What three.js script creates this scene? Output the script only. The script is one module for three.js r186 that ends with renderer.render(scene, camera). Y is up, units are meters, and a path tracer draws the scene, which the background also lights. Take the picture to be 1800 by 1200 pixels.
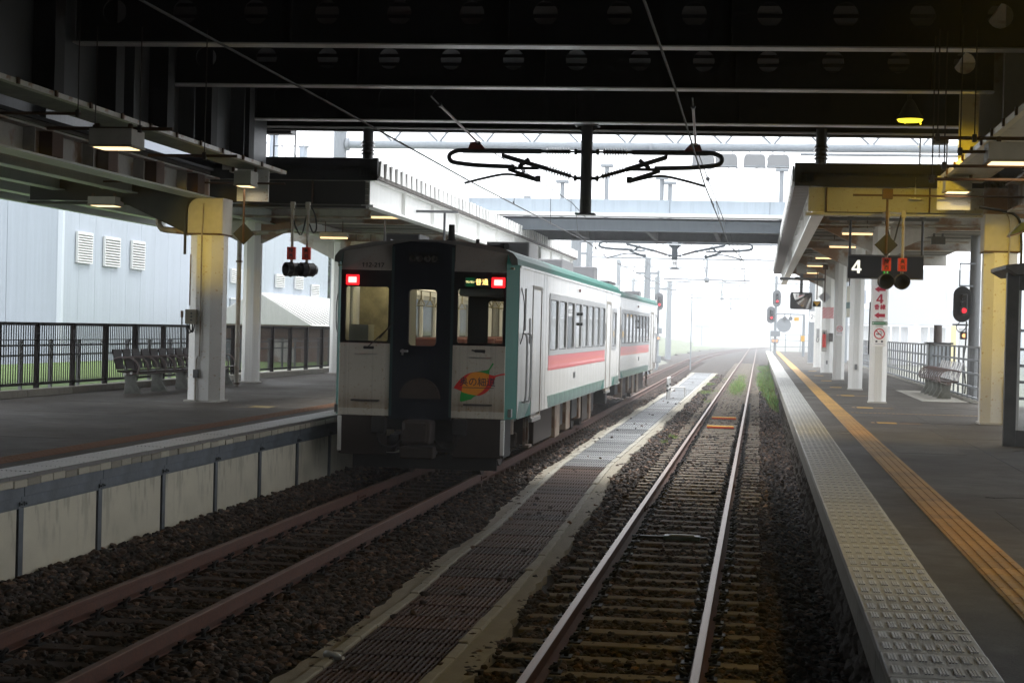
import * as THREE from 'three';
import { mergeGeometries } from 'three/addons/utils/BufferGeometryUtils.js';
import { RoundedBoxGeometry } from 'three/addons/geometries/RoundedBoxGeometry.js';
import { RectAreaLightUniformsLib } from 'three/addons/lights/RectAreaLightUniformsLib.js';

// ---------------------------------------------------------------- camera, sky, sun, exposure
RectAreaLightUniformsLib.init();
const scene = new THREE.Scene();
const camera = new THREE.PerspectiveCamera(21.908, 1024 / 682, 0.1, 4000);
camera.position.set(0, 2.34, 0);
camera.rotation.order = 'YXZ';
camera.rotation.set(-0.00763, 0.139266, 0.0245);
const renderer = new THREE.WebGLRenderer({ antialias: true });
renderer.setSize(1024, 682);
renderer.toneMapping = THREE.LinearToneMapping;
renderer.toneMappingExposure = 3.3;
renderer.shadowMap.enabled = true;
const SKY = 1.0;
{
  const W = 64, H = 32, d = new Float32Array(W * H * 4);
  for (let j = 0; j < H; j++) for (let i = 0; i < W; i++) {
    const up = (j + 0.5) / H * 2 - 1, k = SKY * (up > 0 ? 0.96 + 0.1 * up : 0.95), o = (j * W + i) * 4;
    d[o] = k * 0.965; d[o + 1] = k; d[o + 2] = k * 1.05; d[o + 3] = 1;
  }
  const t = new THREE.DataTexture(d, W, H, THREE.RGBAFormat, THREE.FloatType);
  t.mapping = THREE.EquirectangularReflectionMapping; t.magFilter = THREE.LinearFilter; t.needsUpdate = true;
  scene.background = t; scene.environment = t;
}
const sun = new THREE.DirectionalLight(new THREE.Color(1, 0.97, 0.92), 1.3);
sun.position.set(40, 120, -90); sun.target.position.set(0, 0, -40);
sun.shadow.radius = 40; sun.castShadow = true;
Object.assign(sun.shadow.camera, { left: -60, right: 60, top: 60, bottom: -60, near: 1, far: 400 });
scene.add(sun, sun.target);
scene.fog = new THREE.FogExp2(new THREE.Color(0.93, 0.96, 1), 0.0023);

// ---------------------------------------------------------------- helpers
let seed = 12345;
const rnd = () => { seed = (seed + 0x6d2b79f5) | 0; let t = Math.imul(seed ^ (seed >>> 15), 1 | seed); t = (t + Math.imul(t ^ (t >>> 7), 61 | t)) ^ t; return ((t ^ (t >>> 14)) >>> 0) / 4294967296; };
const rr = (a, b) => a + (b - a) * rnd();
const V = (x, y, z) => new THREE.Vector3(x, y, z);
const used = {};
function numbered(n) { const k = used[n] = (used[n] ?? -1) + 1; return k ? n + '_' + String(k).padStart(3, '0') : n; }
function tag(o, label, category, group, kind) {
  o.userData = {};
  if (label) o.userData.label = label;
  if (category) o.userData.category = category;
  if (group) o.userData.group = group;
  if (kind) o.userData.kind = kind;
  return o;
}
function thing(name, label, category, p = [0, 0, 0], turn = 0, group) {
  const o = new THREE.Group(); o.name = numbered(name); o.position.set(...p); o.rotation.y = turn; scene.add(o);
  return tag(o, label, category, group);
}
function struct(name) { const o = new THREE.Group(); o.name = numbered(name); scene.add(o); o.userData = { kind: 'structure' }; return o; }
function copyThing(src, label, p, turn = 0, group) {
  const c = src.clone(); c.name = numbered(src.name.replace(/_\d{3}$/, '')); c.position.set(...p); c.rotation.y = turn;
  c.userData = { ...src.userData, label }; if (group) c.userData.group = group; scene.add(c); return c;
}
// uv in metres from the dominant axis of the normal
function metricUV(g) {
  const p = g.attributes.position, n = g.attributes.normal, uv = new Float32Array(p.count * 2);
  for (let i = 0; i < p.count; i++) {
    const ax = Math.abs(n.getX(i)), ay = Math.abs(n.getY(i)), az = Math.abs(n.getZ(i));
    if (ay >= ax && ay >= az) { uv[2 * i] = p.getX(i); uv[2 * i + 1] = p.getZ(i); }
    else if (ax >= az) { uv[2 * i] = p.getZ(i); uv[2 * i + 1] = p.getY(i); }
    else { uv[2 * i] = p.getX(i); uv[2 * i + 1] = p.getY(i); }
  }
  g.setAttribute('uv', new THREE.BufferAttribute(uv, 2));
  return g;
}
function clean(g) {
  if (g.index) g = g.toNonIndexed();
  for (const k of Object.keys(g.attributes)) if (!['position', 'normal'].includes(k)) g.deleteAttribute(k);
  if (!g.attributes.normal) g.computeVertexNormals();
  g.clearGroups?.();
  return g;
}
class G {
  constructor() { this.l = []; }
  add(g, m) { if (m) g.applyMatrix4(m); this.l.push(clean(g)); return this; }
  box(x, y, z, sx, sy, sz, ry = 0, rx = 0, rz = 0) {
    const m = new THREE.Matrix4().makeRotationFromEuler(new THREE.Euler(rx, ry, rz, 'YXZ')).setPosition(x, y, z);
    return this.add(new THREE.BoxGeometry(sx, sy, sz), m);
  }
  // box by its limits
  b(x0, x1, y0, y1, z0, z1) { return this.box((x0 + x1) / 2, (y0 + y1) / 2, (z0 + z1) / 2, Math.abs(x1 - x0), Math.abs(y1 - y0), Math.abs(z1 - z0)); }
  rbox(x, y, z, sx, sy, sz, r = 0.01, ry = 0, seg = 1) {
    const m = new THREE.Matrix4().makeRotationY(ry).setPosition(x, y, z);
    return this.add(new RoundedBoxGeometry(sx, sy, sz, seg, Math.min(r, sx / 2.1, sy / 2.1, sz / 2.1)), m);
  }
  rod(a, b, r, seg = 8, r2 = r) {
    const A = V(...a), B = V(...b), d = B.clone().sub(A), h = d.length();
    const q = new THREE.Quaternion().setFromUnitVectors(V(0, 1, 0), d.normalize());
    return this.add(new THREE.CylinderGeometry(r2, r, h, seg), new THREE.Matrix4().compose(A.add(B).multiplyScalar(0.5), q, V(1, 1, 1)));
  }
  bar(a, b, w, h) { // rectangular bar between two points
    const A = V(...a), B = V(...b), d = B.clone().sub(A), L = d.length(), m = new THREE.Matrix4();
    m.lookAt(A, B, Math.abs(d.y / L) > 0.99 ? V(1, 0, 0) : V(0, 1, 0)); m.setPosition(A.add(B).multiplyScalar(0.5));
    return this.add(new THREE.BoxGeometry(w, h, L), m);
  }
  tube(pts, r, seg = 6, n = 0, closed = false, tension = 0.5) {
    const c = new THREE.CatmullRomCurve3(pts.map((p) => V(...p)), closed, 'catmullrom', tension);
    return this.add(new THREE.TubeGeometry(c, n || pts.length * 5, r, seg, closed));
  }
  ext(pts, depth, m, bevel = 0, holes = []) { // polygon in xy, extruded along +z
    const s = new THREE.Shape(pts.map((p) => new THREE.Vector2(...p)));
    for (const h of holes) s.holes.push(new THREE.Path(h.map((p) => new THREE.Vector2(...p))));
    return this.add(new THREE.ExtrudeGeometry(s, { depth, bevelEnabled: bevel > 0, bevelSize: bevel, bevelThickness: bevel, bevelSegments: 1, curveSegments: 12 }), m);
  }
  lathe(pts, seg, m) { return this.add(new THREE.LatheGeometry(pts.map((p) => new THREE.Vector2(...p)), seg), m); }
  sweep(prof, path, closed = true) { // profile [right, up] carried level along a path; flat faces
    const P = [], q = path.map((p, i) => {
      const a = path[Math.max(0, i - 1)], b = path[Math.min(path.length - 1, i + 1)];
      const dx = b[0] - a[0], dz = b[2] - a[2], l = Math.hypot(dx, dz), rx = -dz / l, rz = dx / l;
      return prof.map(([u, v]) => [p[0] + rx * u, p[1] + v, p[2] + rz * u]);
    });
    const n = prof.length, m = closed ? n : n - 1;
    for (let i = 0; i + 1 < q.length; i++) for (let k = 0; k < m; k++) {
      const a = q[i][k], b = q[i][(k + 1) % n], c = q[i + 1][(k + 1) % n], d = q[i + 1][k];
      P.push(...a, ...b, ...c, ...a, ...c, ...d);
    }
    const g = new THREE.BufferGeometry(); g.setAttribute('position', new THREE.Float32BufferAttribute(P, 3)); g.computeVertexNormals();
    this.l.push(g); return this;
  }
  geo(keep) { const g = this.l.length === 1 ? this.l[0] : mergeGeometries(this.l); return metricUV(g); }
  mesh(name, mat, parent, label) { return part(name, this.geo(), mat, parent, label); }
}
const g = () => new G();
function part(name, geo, mat, parent, label) {
  const o = new THREE.Mesh(geo, mat); o.name = parent ? name : numbered(name); o.castShadow = o.receiveShadow = true;
  (parent ?? scene).add(o); if (label) o.userData.label = label;
  return o;
}
function single(name, geo, mat, label, category, group) { return tag(part(name, geo, mat), label, category, group); }
const rx = (a) => new THREE.Matrix4().makeRotationX(a), ry = (a) => new THREE.Matrix4().makeRotationY(a), tr = (x, y, z) => new THREE.Matrix4().makeTranslation(x, y, z);
// profile cut square across: polygon in (x,y) run from z0 to z1
const prism = (pts, z0, z1) => new THREE.ExtrudeGeometry(new THREE.Shape(pts.map((p) => new THREE.Vector2(...p))), { depth: Math.abs(z1 - z0), bevelEnabled: false }).translate(0, 0, Math.min(z0, z1));

// ---------------------------------------------------------------- textures
function lattice(n, s) { let k = s; const r = () => { k = (k * 1664525 + 1013904223) >>> 0; return k / 4294967296; }; return Float32Array.from({ length: n * n }, r); }
function vnoise(fx, fy, s) { // tileable value noise, fx and fy cells across
  const L = lattice(64, s * 7919 + 17), f = (x) => x * x * (3 - 2 * x);
  return (u, v) => {
    const x = u * fx, y = v * fy, xi = Math.floor(x), yi = Math.floor(y), a = f(x - xi), b = f(y - yi);
    const at = (i, j) => L[((((j % fy) + fy) % fy) & 63) * 64 + ((((i % fx) + fx) % fx) & 63)];
    return (at(xi, yi) * (1 - a) + at(xi + 1, yi) * a) * (1 - b) + (at(xi, yi + 1) * (1 - a) + at(xi + 1, yi + 1) * a) * b;
  };
}
function fbm(fx, fy, s, oct = 4) { const n = []; for (let o = 0; o < oct; o++) n.push(vnoise(Math.min(64, fx << o), Math.min(64, fy << o), s + o)); return (u, v) => { let t = 0, a = 1, w = 0; for (const k of n) { t += a * k(u, v); w += a; a *= 0.55; } return t / w; }; }
function dtex(size, fn) {
  const d = new Uint8Array(size * size * 4);
  for (let j = 0; j < size; j++) for (let i = 0; i < size; i++) {
    const c = fn((i + 0.5) / size, (j + 0.5) / size), o = (j * size + i) * 4, r = Array.isArray(c) ? c : [c, c, c];
    for (let k = 0; k < 3; k++) d[o + k] = Math.max(0, Math.min(255, r[k] * 255)); d[o + 3] = 255;
  }
  const t = new THREE.DataTexture(d, size, size); t.wrapS = t.wrapT = THREE.RepeatWrapping; t.magFilter = t.minFilter = THREE.LinearFilter; t.needsUpdate = true; return t;
}
const per = (t, px, py = px) => { const c = t.clone(); c.repeat.set(1 / px, 1 / py); c.needsUpdate = true; return c; };
const sm = (a, b, x) => { x = Math.max(0, Math.min(1, (x - a) / (b - a))); return x * x * (3 - 2 * x); };
const T = {};
{
  const a = fbm(4, 4, 1, 6), b = fbm(32, 32, 9, 3), c = fbm(3, 3, 21, 5), sp = vnoise(64, 64, 5), st = fbm(24, 2, 31, 4), st2 = fbm(48, 1, 37, 3), w = fbm(2, 40, 43, 4);
  T.cloud = dtex(512, (u, v) => 0.5 + 0.45 * (a(u, v) - 0.5) * 2 + 0.14 * (b(u, v) - 0.5));
  T.asphalt = dtex(1024, (u, v) => { const k = 0.72 + 0.32 * (a(u, v) - 0.5) + 0.5 * (sp(u * 4 % 1, v * 4 % 1) - 0.5) * 0.5 + 0.25 * (rnd() - 0.5) - 0.12 * sm(0.55, 0.7, c(u, v)); return [k, k * 0.985, k * 0.96]; });
  T.concrete = dtex(512, (u, v) => { const k = 0.82 + 0.3 * (a(u, v) - 0.5) + 0.1 * (rnd() - 0.5) + 0.12 * (b(u, v) - 0.5) - 0.25 * sm(0.6, 0.75, st(u, v)) * 0.5; return [k, k * 0.99, k * 0.965]; });
  T.streak = dtex(512, (u, v) => { const k = 0.9 + 0.22 * (st(u, v) - 0.5) + 0.1 * (st2(u, v) - 0.5) - 0.1 * sm(0.62, 0.8, st(u, v)); return [k, k * 0.995, k * 0.985]; });
  T.rusty = dtex(512, (u, v) => { const r = sm(0.52, 0.66, a(u, v) * 0.6 + c(u, v) * 0.4 + 0.1 * (b(u, v) - 0.5)), k = 0.9 + 0.2 * (b(u, v) - 0.5) + 0.15 * (st(u, v) - 0.5); return [k * (1 - 0.45 * r), k * (1 - 0.68 * r), k * (1 - 0.82 * r)]; });
  T.speck = dtex(512, (u, v) => { const s = sm(0.71, 0.8, b(u, v)) * 0.5, k = 0.92 + 0.14 * (a(u, v) - 0.5) + 0.05 * (rnd() - 0.5); return [k * (1 - s * 0.5), k * (1 - s * 0.75), k * (1 - s)]; });
  T.wood = dtex(512, (u, v) => { const k = 0.75 + 0.4 * (w(u, v) - 0.5) + 0.25 * (a(u, v) - 0.5) + 0.08 * (rnd() - 0.5); return [k, k * 0.97, k * 0.92]; });
  T.zinc = dtex(512, (u, v) => { const k = 0.84 + 0.28 * (b(u, v) - 0.5) + 0.2 * (a(u, v) - 0.5); return [k, k, k]; });
  T.ground = dtex(512, (u, v) => { const k = 0.7 + 0.5 * (a(u, v) - 0.5) + 0.5 * (b(u, v) - 0.5) + 0.3 * (rnd() - 0.5); return [k, k * 0.96, k * 0.88]; });
  { // panel with water stains from above, moss and rust marks along the foot
    const dr = fbm(20, 3, 51, 4), ft = fbm(14, 6, 57, 4), sp2 = fbm(9, 7, 63, 4);
    T.wallStain = dtex(512, (u, v) => { const k = 0.86 + 0.22 * (a(u, v) - 0.5) + 0.1 * (rnd() - 0.5), wet = sm(0.5, 0.75, dr(u, v)) * 0.3 * sm(0.2, 1, v), foot = sm(0.3, 0.0, v - 0.28 * (ft(u, 0.3) - 0.35)) * 0.5, rust = sm(0.6, 0.7, sp2(u, v)) * sm(0.5, 0.05, v) * 0.9; const q = k * (1 - wet) * (1 - foot); return [q * (1 - 0.12 * rust), q * (0.985 - 0.4 * rust), q * (0.93 - 0.72 * rust - 0.12 * foot)]; });
    T.body = dtex(512, (u, v) => { const k = 0.92 + 0.3 * (st(u, v) - 0.5) + 0.16 * (st2(u, v) - 0.5), gr = sm(0.5, 0.75, st(u, v * 0.5)) * sm(0.5, 0.0, v) * 0.25; return [k * (1 - gr), k * (0.995 - gr * 1.1), k * (0.985 - gr * 1.3)]; });
    T.face = dtex(512, (u, v) => { const s = sm(0.7, 0.8, b(u, v)) * 0.4, g1 = sm(0.35, 0, v) * (0.25 + 0.3 * st(u, 0.5)), drip = sm(0.6, 0.8, st2(u, 0.4)) * 0.12, k = 0.95 + 0.1 * (a(u, v) - 0.5); return [k * (1 - s * 0.5 - g1 * 0.8 - drip), k * (1 - s * 0.7 - g1 - drip), k * (1 - s - g1 * 1.2 - drip)]; });
  }
  T.bump = dtex(512, (u, v) => 0.5 + 0.5 * (b(u, v) - 0.5) + 0.35 * (rnd() - 0.5));
  T.rough = dtex(512, (u, v) => { const k = 0.72 + 0.5 * (c(u, v) - 0.5) + 0.2 * (b(u, v) - 0.5); return [k, k, k]; });
}
const C = (r, gg, b) => new THREE.Color().setRGB(r, gg, b);
function M(col, rough, o = {}) {
  const { tex, p = 1, py, bump, bs = 0.002, bp = 0.5, ...rest } = o;
  const m = new THREE.MeshPhysicalMaterial({ color: C(...col), roughness: rough, metalness: 0, ...rest });
  if (tex) m.map = per(T[tex], p, py ?? p);
  if (bump) { m.bumpMap = per(T[bump], bp); m.bumpScale = bs; }
  return m;
}
const glow = (col, k) => new THREE.MeshStandardMaterial({ color: C(0, 0, 0), emissive: C(...col), emissiveIntensity: k, roughness: 0.6 });
const MT = {
  asphalt: M([0.074, 0.062, 0.047], 0.95, { tex: 'asphalt', p: 3.1, bump: 'bump', bs: 0.003, bp: 0.45, specularIntensity: 0.7, roughnessMap: per(T.rough, 5.3) }),
  concrete: M([0.4, 0.385, 0.34], 0.85, { tex: 'concrete', p: 1.7, bump: 'bump', bs: 0.002 }),
  wallConc: M([0.55, 0.53, 0.45], 0.85, { tex: 'concrete', p: 1.3, bump: 'bump', bs: 0.002 }),
  tile: M([0.52, 0.51, 0.47], 0.45, { tex: 'concrete', p: 0.9, bump: 'bump', bs: 0.001 }),
  stud: M([0.85, 0.85, 0.83], 0.3, { tex: 'cloud', p: 0.7 }),
  tactile: M([0.5, 0.27, 0.045], 0.6, { tex: 'concrete', p: 0.8, bump: 'bump', bs: 0.001 }),
  tactileOld: M([0.2, 0.085, 0.03], 0.75, { tex: 'concrete', p: 0.8, bump: 'bump', bs: 0.001 }),
  ridge: M([0.62, 0.63, 0.64], 0.3, { tex: 'concrete', p: 0.7 }),
  groove: M([0.13, 0.125, 0.12], 0.6, { tex: 'concrete', p: 0.7 }),
  nosing: M([0.36, 0.34, 0.28], 0.85, { tex: 'concrete', p: 0.6, bump: 'bump', bs: 0.003 }),
  steelGrey: M([0.12, 0.145, 0.17], 0.55, { tex: 'cloud', p: 0.9 }),
  darkStone: M([0.075, 0.06, 0.045], 0.9, { tex: 'ground', p: 0.7, bump: 'bump', bs: 0.03, bp: 0.8 }),
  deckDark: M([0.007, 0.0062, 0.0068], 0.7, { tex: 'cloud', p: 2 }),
  deckPaint: M([0.62, 0.62, 0.62], 0.35, { tex: 'streak', p: 2.2 }),
  girder: M([0.06, 0.062, 0.07], 0.5, { tex: 'streak', p: 1.3, py: 2.3 }),
  girderRust: M([0.36, 0.345, 0.33], 0.55, { tex: 'rusty', p: 1.5, py: 1.9 }),
  white: M([0.76, 0.76, 0.74], 0.5, { tex: 'speck', p: 1.5 }),
  whiteStreak: M([0.8, 0.8, 0.78], 0.5, { tex: 'streak', p: 0.9, py: 2 }),
  whiteDirty: M([0.5, 0.48, 0.44], 0.6, { tex: 'rusty', p: 2.6 }),
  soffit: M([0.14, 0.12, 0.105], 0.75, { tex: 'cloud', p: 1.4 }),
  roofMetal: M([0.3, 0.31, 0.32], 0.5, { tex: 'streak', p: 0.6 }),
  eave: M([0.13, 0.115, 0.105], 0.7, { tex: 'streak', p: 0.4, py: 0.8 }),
  rustPipe: M([0.12, 0.065, 0.035], 0.8, { tex: 'ground', p: 0.3 }),
  conduit: M([0.36, 0.33, 0.27], 0.6, { tex: 'rusty', p: 0.5 }),
  darkPipe: M([0.05, 0.04, 0.034], 0.6),
  black: M([0.012, 0.012, 0.013], 0.45),
  rubber: M([0.02, 0.02, 0.02], 0.7),
  brownFence: M([0.016, 0.011, 0.01], 0.6, { specularIntensity: 0.3 }),
  zinc: M([0.24, 0.26, 0.285], 0.6, { tex: 'zinc', p: 0.5 }),
  zincDark: M([0.16, 0.165, 0.17], 0.5, { tex: 'zinc', p: 0.5, metalness: 0.3 }),
  greyPlastic: M([0.14, 0.145, 0.14], 0.55, { tex: 'cloud', p: 0.4 }),
  catDark: M([0.03, 0.03, 0.034], 0.5),
  insul: M([0.05, 0.04, 0.04], 0.25, { clearcoat: 0.4 }),
  insulRed: M([0.16, 0.04, 0.03], 0.3, { clearcoat: 0.4 }),
  wire: M([0.03, 0.03, 0.03], 0.6),
  railSide: M([0.095, 0.027, 0.009], 0.75, { tex: 'ground', p: 0.5, bump: 'bump', bs: 0.002 }),
  railHead: M([0.24, 0.165, 0.125], 0.42, { tex: 'streak', p: 0.06, py: 1.2, metalness: 0.5 }),
  railHeadRust: M([0.17, 0.07, 0.03], 0.55, { tex: 'ground', p: 0.4, metalness: 0.3 }),
  sleeper: M([0.27, 0.235, 0.19], 0.9, { tex: 'wood', p: 0.7, bump: 'bump', bs: 0.003 }),
  sleeperWood: M([0.06, 0.033, 0.018], 0.9, { tex: 'wood', p: 0.7, bump: 'bump', bs: 0.004 }),
  clip: M([0.012, 0.011, 0.011], 0.6, { specularIntensity: 0.35 }),
  ballastBed: M([0.042, 0.028, 0.017], 0.95, { tex: 'ground', p: 0.9, bump: 'bump', bs: 0.02, bp: 0.35 }),
  stone: M([0.85, 0.85, 0.85], 0.75, { tex: 'ground', p: 0.13 }),
  earth: M([0.2, 0.21, 0.17], 0.95, { tex: 'ground', p: 5 }),
  grating: M([0.3, 0.31, 0.32], 0.45, { tex: 'zinc', p: 0.6 }),
  gratingRust: M([0.1, 0.05, 0.032], 0.7, { tex: 'ground', p: 0.6, metalness: 0.2 }),
  pit: M([0.015, 0.013, 0.012], 0.95),
  curb: M([0.33, 0.305, 0.25], 0.9, { tex: 'concrete', p: 0.8, bump: 'bump', bs: 0.003 }),
  bodyWhite: M([0.86, 0.86, 0.85], 0.26, { tex: 'body', p: 1.3, py: 3.3, clearcoat: 0.35, clearcoatRoughness: 0.2 }),
  faceWhite: M([0.52, 0.49, 0.42], 0.5, { tex: 'face', p: 1.1, py: 1.1 }),
  green: M([0.006, 0.13, 0.1], 0.5, { tex: 'streak', p: 0.7, specularIntensity: 0.4 }),
  greenPale: M([0.24, 0.42, 0.38], 0.35, { tex: 'cloud', p: 0.8, clearcoat: 0.3 }),
  faceNavy: M([0.0025, 0.005, 0.011], 0.55, { specularIntensity: 0.25 }),
  faceBlack: M([0.004, 0.004, 0.005], 0.35, { specularIntensity: 0.5 }),
  pink: M([0.78, 0.085, 0.1], 0.35, { tex: 'streak', p: 0.5, clearcoat: 0.3 }),
  trainFrame: M([0.4, 0.41, 0.42], 0.4),
  trainGrey: M([0.2, 0.195, 0.19], 0.5, { tex: 'streak', p: 0.8 }),
  underDark: M([0.012, 0.01, 0.009], 0.8, { tex: 'ground', p: 0.6 }),
  underBeige: M([0.2, 0.155, 0.115], 0.7, { tex: 'rusty', p: 0.8 }),
  underRust: M([0.028, 0.017, 0.011], 0.85, { tex: 'ground', p: 0.5 }),
  roofGrey: M([0.62, 0.63, 0.64], 0.3, { tex: 'streak', p: 0.9 }),
  cream: M([0.62, 0.55, 0.36], 0.6, { tex: 'cloud', p: 1.2 }),
  seat: M([0.1, 0.03, 0.024], 0.8),
  glass: new THREE.MeshPhysicalMaterial({ color: C(0.75, 0.8, 0.82), roughness: 0.02, transmission: 1, thickness: 0, ior: 1.5 }),
  glassTint: new THREE.MeshPhysicalMaterial({ color: C(0.45, 0.48, 0.5), roughness: 0.03, transmission: 1, thickness: 0, ior: 2.0 }),
  steel: M([0.5, 0.5, 0.49], 0.3, { metalness: 0.8 }),
  benchSeat: M([0.016, 0.005, 0.004], 0.4, { specularIntensity: 0.2 }),
  benchLeg: M([0.3, 0.31, 0.27], 0.6, { tex: 'cloud', p: 0.5 }),
  benchArm: M([0.16, 0.12, 0.115], 0.35),
  benchPale: M([0.55, 0.53, 0.53], 0.35, { clearcoat: 0.3 }),
  signBlack: M([0.01, 0.011, 0.013], 0.6, { specularIntensity: 0.5 }),
  red: M([0.55, 0.03, 0.015], 0.5),
  redPaper: M([0.55, 0.02, 0.05], 0.6),
  yellow: M([0.6, 0.33, 0.02], 0.55),
  bluePanel: M([0.34, 0.385, 0.445], 0.6, { tex: 'streak', p: 2.4, py: 8 }),
  blueTrim: M([0.45, 0.49, 0.54], 0.6),
  louvre: M([0.6, 0.6, 0.6], 0.5),
  bridgePale: M([0.36, 0.42, 0.48], 0.55, { tex: 'streak', p: 1.5, py: 2 }),
  bridgeGrey: M([0.17, 0.2, 0.23], 0.55, { tex: 'streak', p: 1.2, py: 2 }),
  bridgeUnder: M([0.22, 0.22, 0.225], 0.7, { tex: 'cloud', p: 2 }),
  postSteel: M([0.1, 0.125, 0.145], 0.5, { tex: 'cloud', p: 0.8 }),
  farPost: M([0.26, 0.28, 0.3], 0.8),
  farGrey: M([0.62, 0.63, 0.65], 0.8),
  leaf: M([0.06, 0.1, 0.045], 0.8, { side: THREE.DoubleSide }),
    bark: M([0.1, 0.08, 0.06], 0.9),
  frameGrey: M([0.065, 0.066, 0.066], 0.45, { tex: 'cloud', p: 0.6 }),
  timber: M([0.2, 0.115, 0.075], 0.8, { tex: 'wood', p: 1 }),
  roofTin: M([0.42, 0.42, 0.41], 0.5, { tex: 'streak', p: 0.8 }),
  tubeLit: glow([1, 0.66, 0.32], 0.6),
  panelLit: glow([1, 0.72, 0.38], 0.7),
  sodiumLit: glow([1, 0.74, 0.03], 0.9),
  tailLit: glow([1, 0.008, 0.012], 0.9),
  tailCore: glow([1, 0.3, 0.27], 1.1),
  signalRed: glow([1, 0.02, 0.035], 0.8),
  signalAmber: glow([1, 0.4, 0.16], 0.8),
  };
// ---------------------------------------------------------------- writing, drawn stroke by stroke where the fonts have no glyph
const STROKES = {
  陸: [[[10, 5], [10, 96]], [[10, 8], [30, 8], [22, 30], [32, 50], [18, 58]], [[45, 20], [92, 20]], [[68, 5], [68, 38]], [[40, 38], [96, 38]], [[56, 40], [45, 56]], [[80, 40], [92, 54]], [[48, 66], [90, 66]], [[68, 54], [68, 92]], [[40, 92], [97, 92]]],
  西: [[[8, 12], [92, 12]], [[15, 35], [85, 35], [85, 92], [15, 92], [15, 35]], [[40, 12], [40, 45], [28, 66]], [[60, 12], [60, 60], [80, 62]]],
  奥: [[[50, 2], [42, 12]], [[22, 60], [22, 14], [78, 14], [78, 60]], [[50, 18], [50, 56]], [[32, 34], [68, 34]], [[48, 36], [32, 52]], [[52, 36], [68, 52]], [[5, 64], [95, 64]], [[50, 58], [42, 78], [10, 96]], [[55, 66], [92, 96]]],
  羽: [[[8, 15], [44, 15], [44, 90], [34, 86]], [[16, 32], [26, 42]], [[8, 72], [40, 52]], [[54, 15], [92, 15], [92, 90], [82, 86]], [[62, 32], [72, 42]], [[54, 72], [88, 52]]],
  番: [[[75, 4], [25, 12]], [[10, 28], [90, 28]], [[50, 10], [50, 50]], [[30, 14], [38, 24]], [[70, 12], [62, 24]], [[46, 30], [12, 52]], [[54, 30], [90, 52]], [[25, 56], [75, 56], [75, 95], [25, 95], [25, 56]], [[25, 75], [75, 75]], [[50, 56], [50, 95]]],
  線: [[[25, 4], [10, 24], [28, 26]], [[36, 20], [12, 46], [38, 44]], [[25, 46], [25, 95]], [[12, 60], [6, 80]], [[36, 60], [42, 78]], [[68, 2], [62, 12]], [[52, 14], [88, 14], [88, 44], [52, 44], [52, 14]], [[52, 29], [88, 29]], [[70, 44], [70, 92], [62, 90]], [[48, 56], [64, 58], [50, 82]], [[90, 52], [76, 62]], [[74, 58], [95, 86]]],
  の: [[[55, 15], [48, 50], [30, 82], [14, 72], [12, 48], [30, 22], [60, 14], [84, 28], [90, 55], [80, 80], [58, 92]]],
  細: [[[25, 4], [10, 24], [28, 26]], [[36, 20], [12, 46], [38, 44]], [[25, 46], [25, 95]], [[12, 60], [6, 80]], [[36, 60], [42, 78]], [[52, 15], [94, 15], [94, 90], [52, 90], [52, 15]], [[52, 52], [94, 52]], [[73, 15], [73, 90]]],
  道: [[[50, 3], [56, 12]], [[82, 2], [74, 12]], [[38, 16], [96, 16]], [[64, 18], [60, 28]], [[46, 28], [86, 28], [86, 76], [46, 76], [46, 28]], [[46, 44], [86, 44]], [[46, 60], [86, 60]], [[12, 10], [22, 22]], [[6, 38], [24, 38], [20, 78]], [[6, 92], [24, 78], [45, 90], [97, 92]]],
  普: [[[32, 4], [38, 14]], [[68, 4], [62, 14]], [[12, 16], [88, 16]], [[38, 18], [38, 44]], [[62, 18], [62, 44]], [[20, 24], [28, 38]], [[80, 24], [72, 38]], [[5, 46], [95, 46]], [[25, 56], [75, 56], [75, 95], [25, 95], [25, 56]], [[25, 75], [75, 75]]],
  通: [[[12, 10], [22, 22]], [[6, 38], [24, 38], [20, 78]], [[6, 92], [24, 78], [45, 90], [97, 92]], [[42, 8], [84, 8], [66, 22]], [[54, 16], [64, 24]], [[42, 28], [88, 28], [88, 78], [80, 76]], [[42, 28], [42, 78]], [[42, 44], [88, 44]], [[42, 60], [88, 60]], [[65, 28], [65, 78]]],
  ワ: [[[15, 45], [15, 15], [85, 15], [80, 50], [40, 92]]], ン: [[[15, 20], [35, 35]], [[15, 88], [55, 75], [88, 30]]], マ: [[[10, 18], [88, 18], [52, 65]], [[35, 52], [65, 88]]],
};
function kanji(c, str, x, y, size, step, dy, color, lw) {
  c.strokeStyle = color; c.lineWidth = lw; c.lineCap = c.lineJoin = 'round';
  [...str].forEach((ch, i) => { for (const s of STROKES[ch] ?? []) { c.beginPath(); s.forEach((p, k) => { const X = x + i * step + p[0] * size / 100, Y = y + i * dy + p[1] * size / 100; k ? c.lineTo(X, Y) : c.moveTo(X, Y); }); c.stroke(); } });
}
function print(w, h, draw, o = {}) { // a flat print: canvas texture material
  const cv = document.createElement('canvas'); cv.width = w; cv.height = h; const c = cv.getContext('2d');
  draw(c, w, h);
  const t = new THREE.CanvasTexture(cv); t.colorSpace = THREE.SRGBColorSpace;
  const m = new THREE.MeshStandardMaterial({ map: t, roughness: o.rough ?? 0.55, transparent: !!o.alpha });
  if (o.lit) { m.emissive = C(1, 1, 1); m.emissiveMap = t; m.emissiveIntensity = o.lit; m.color = C(0.2, 0.2, 0.2); }
  return m;
}
function decal(name, w, h, mat, parent, x, y, z, turn = 0, label) {
  const o = part(name, new THREE.PlaneGeometry(w, h), mat, parent, label); o.position.set(x, y, z); o.rotation.y = turn; return o;
}
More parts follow.
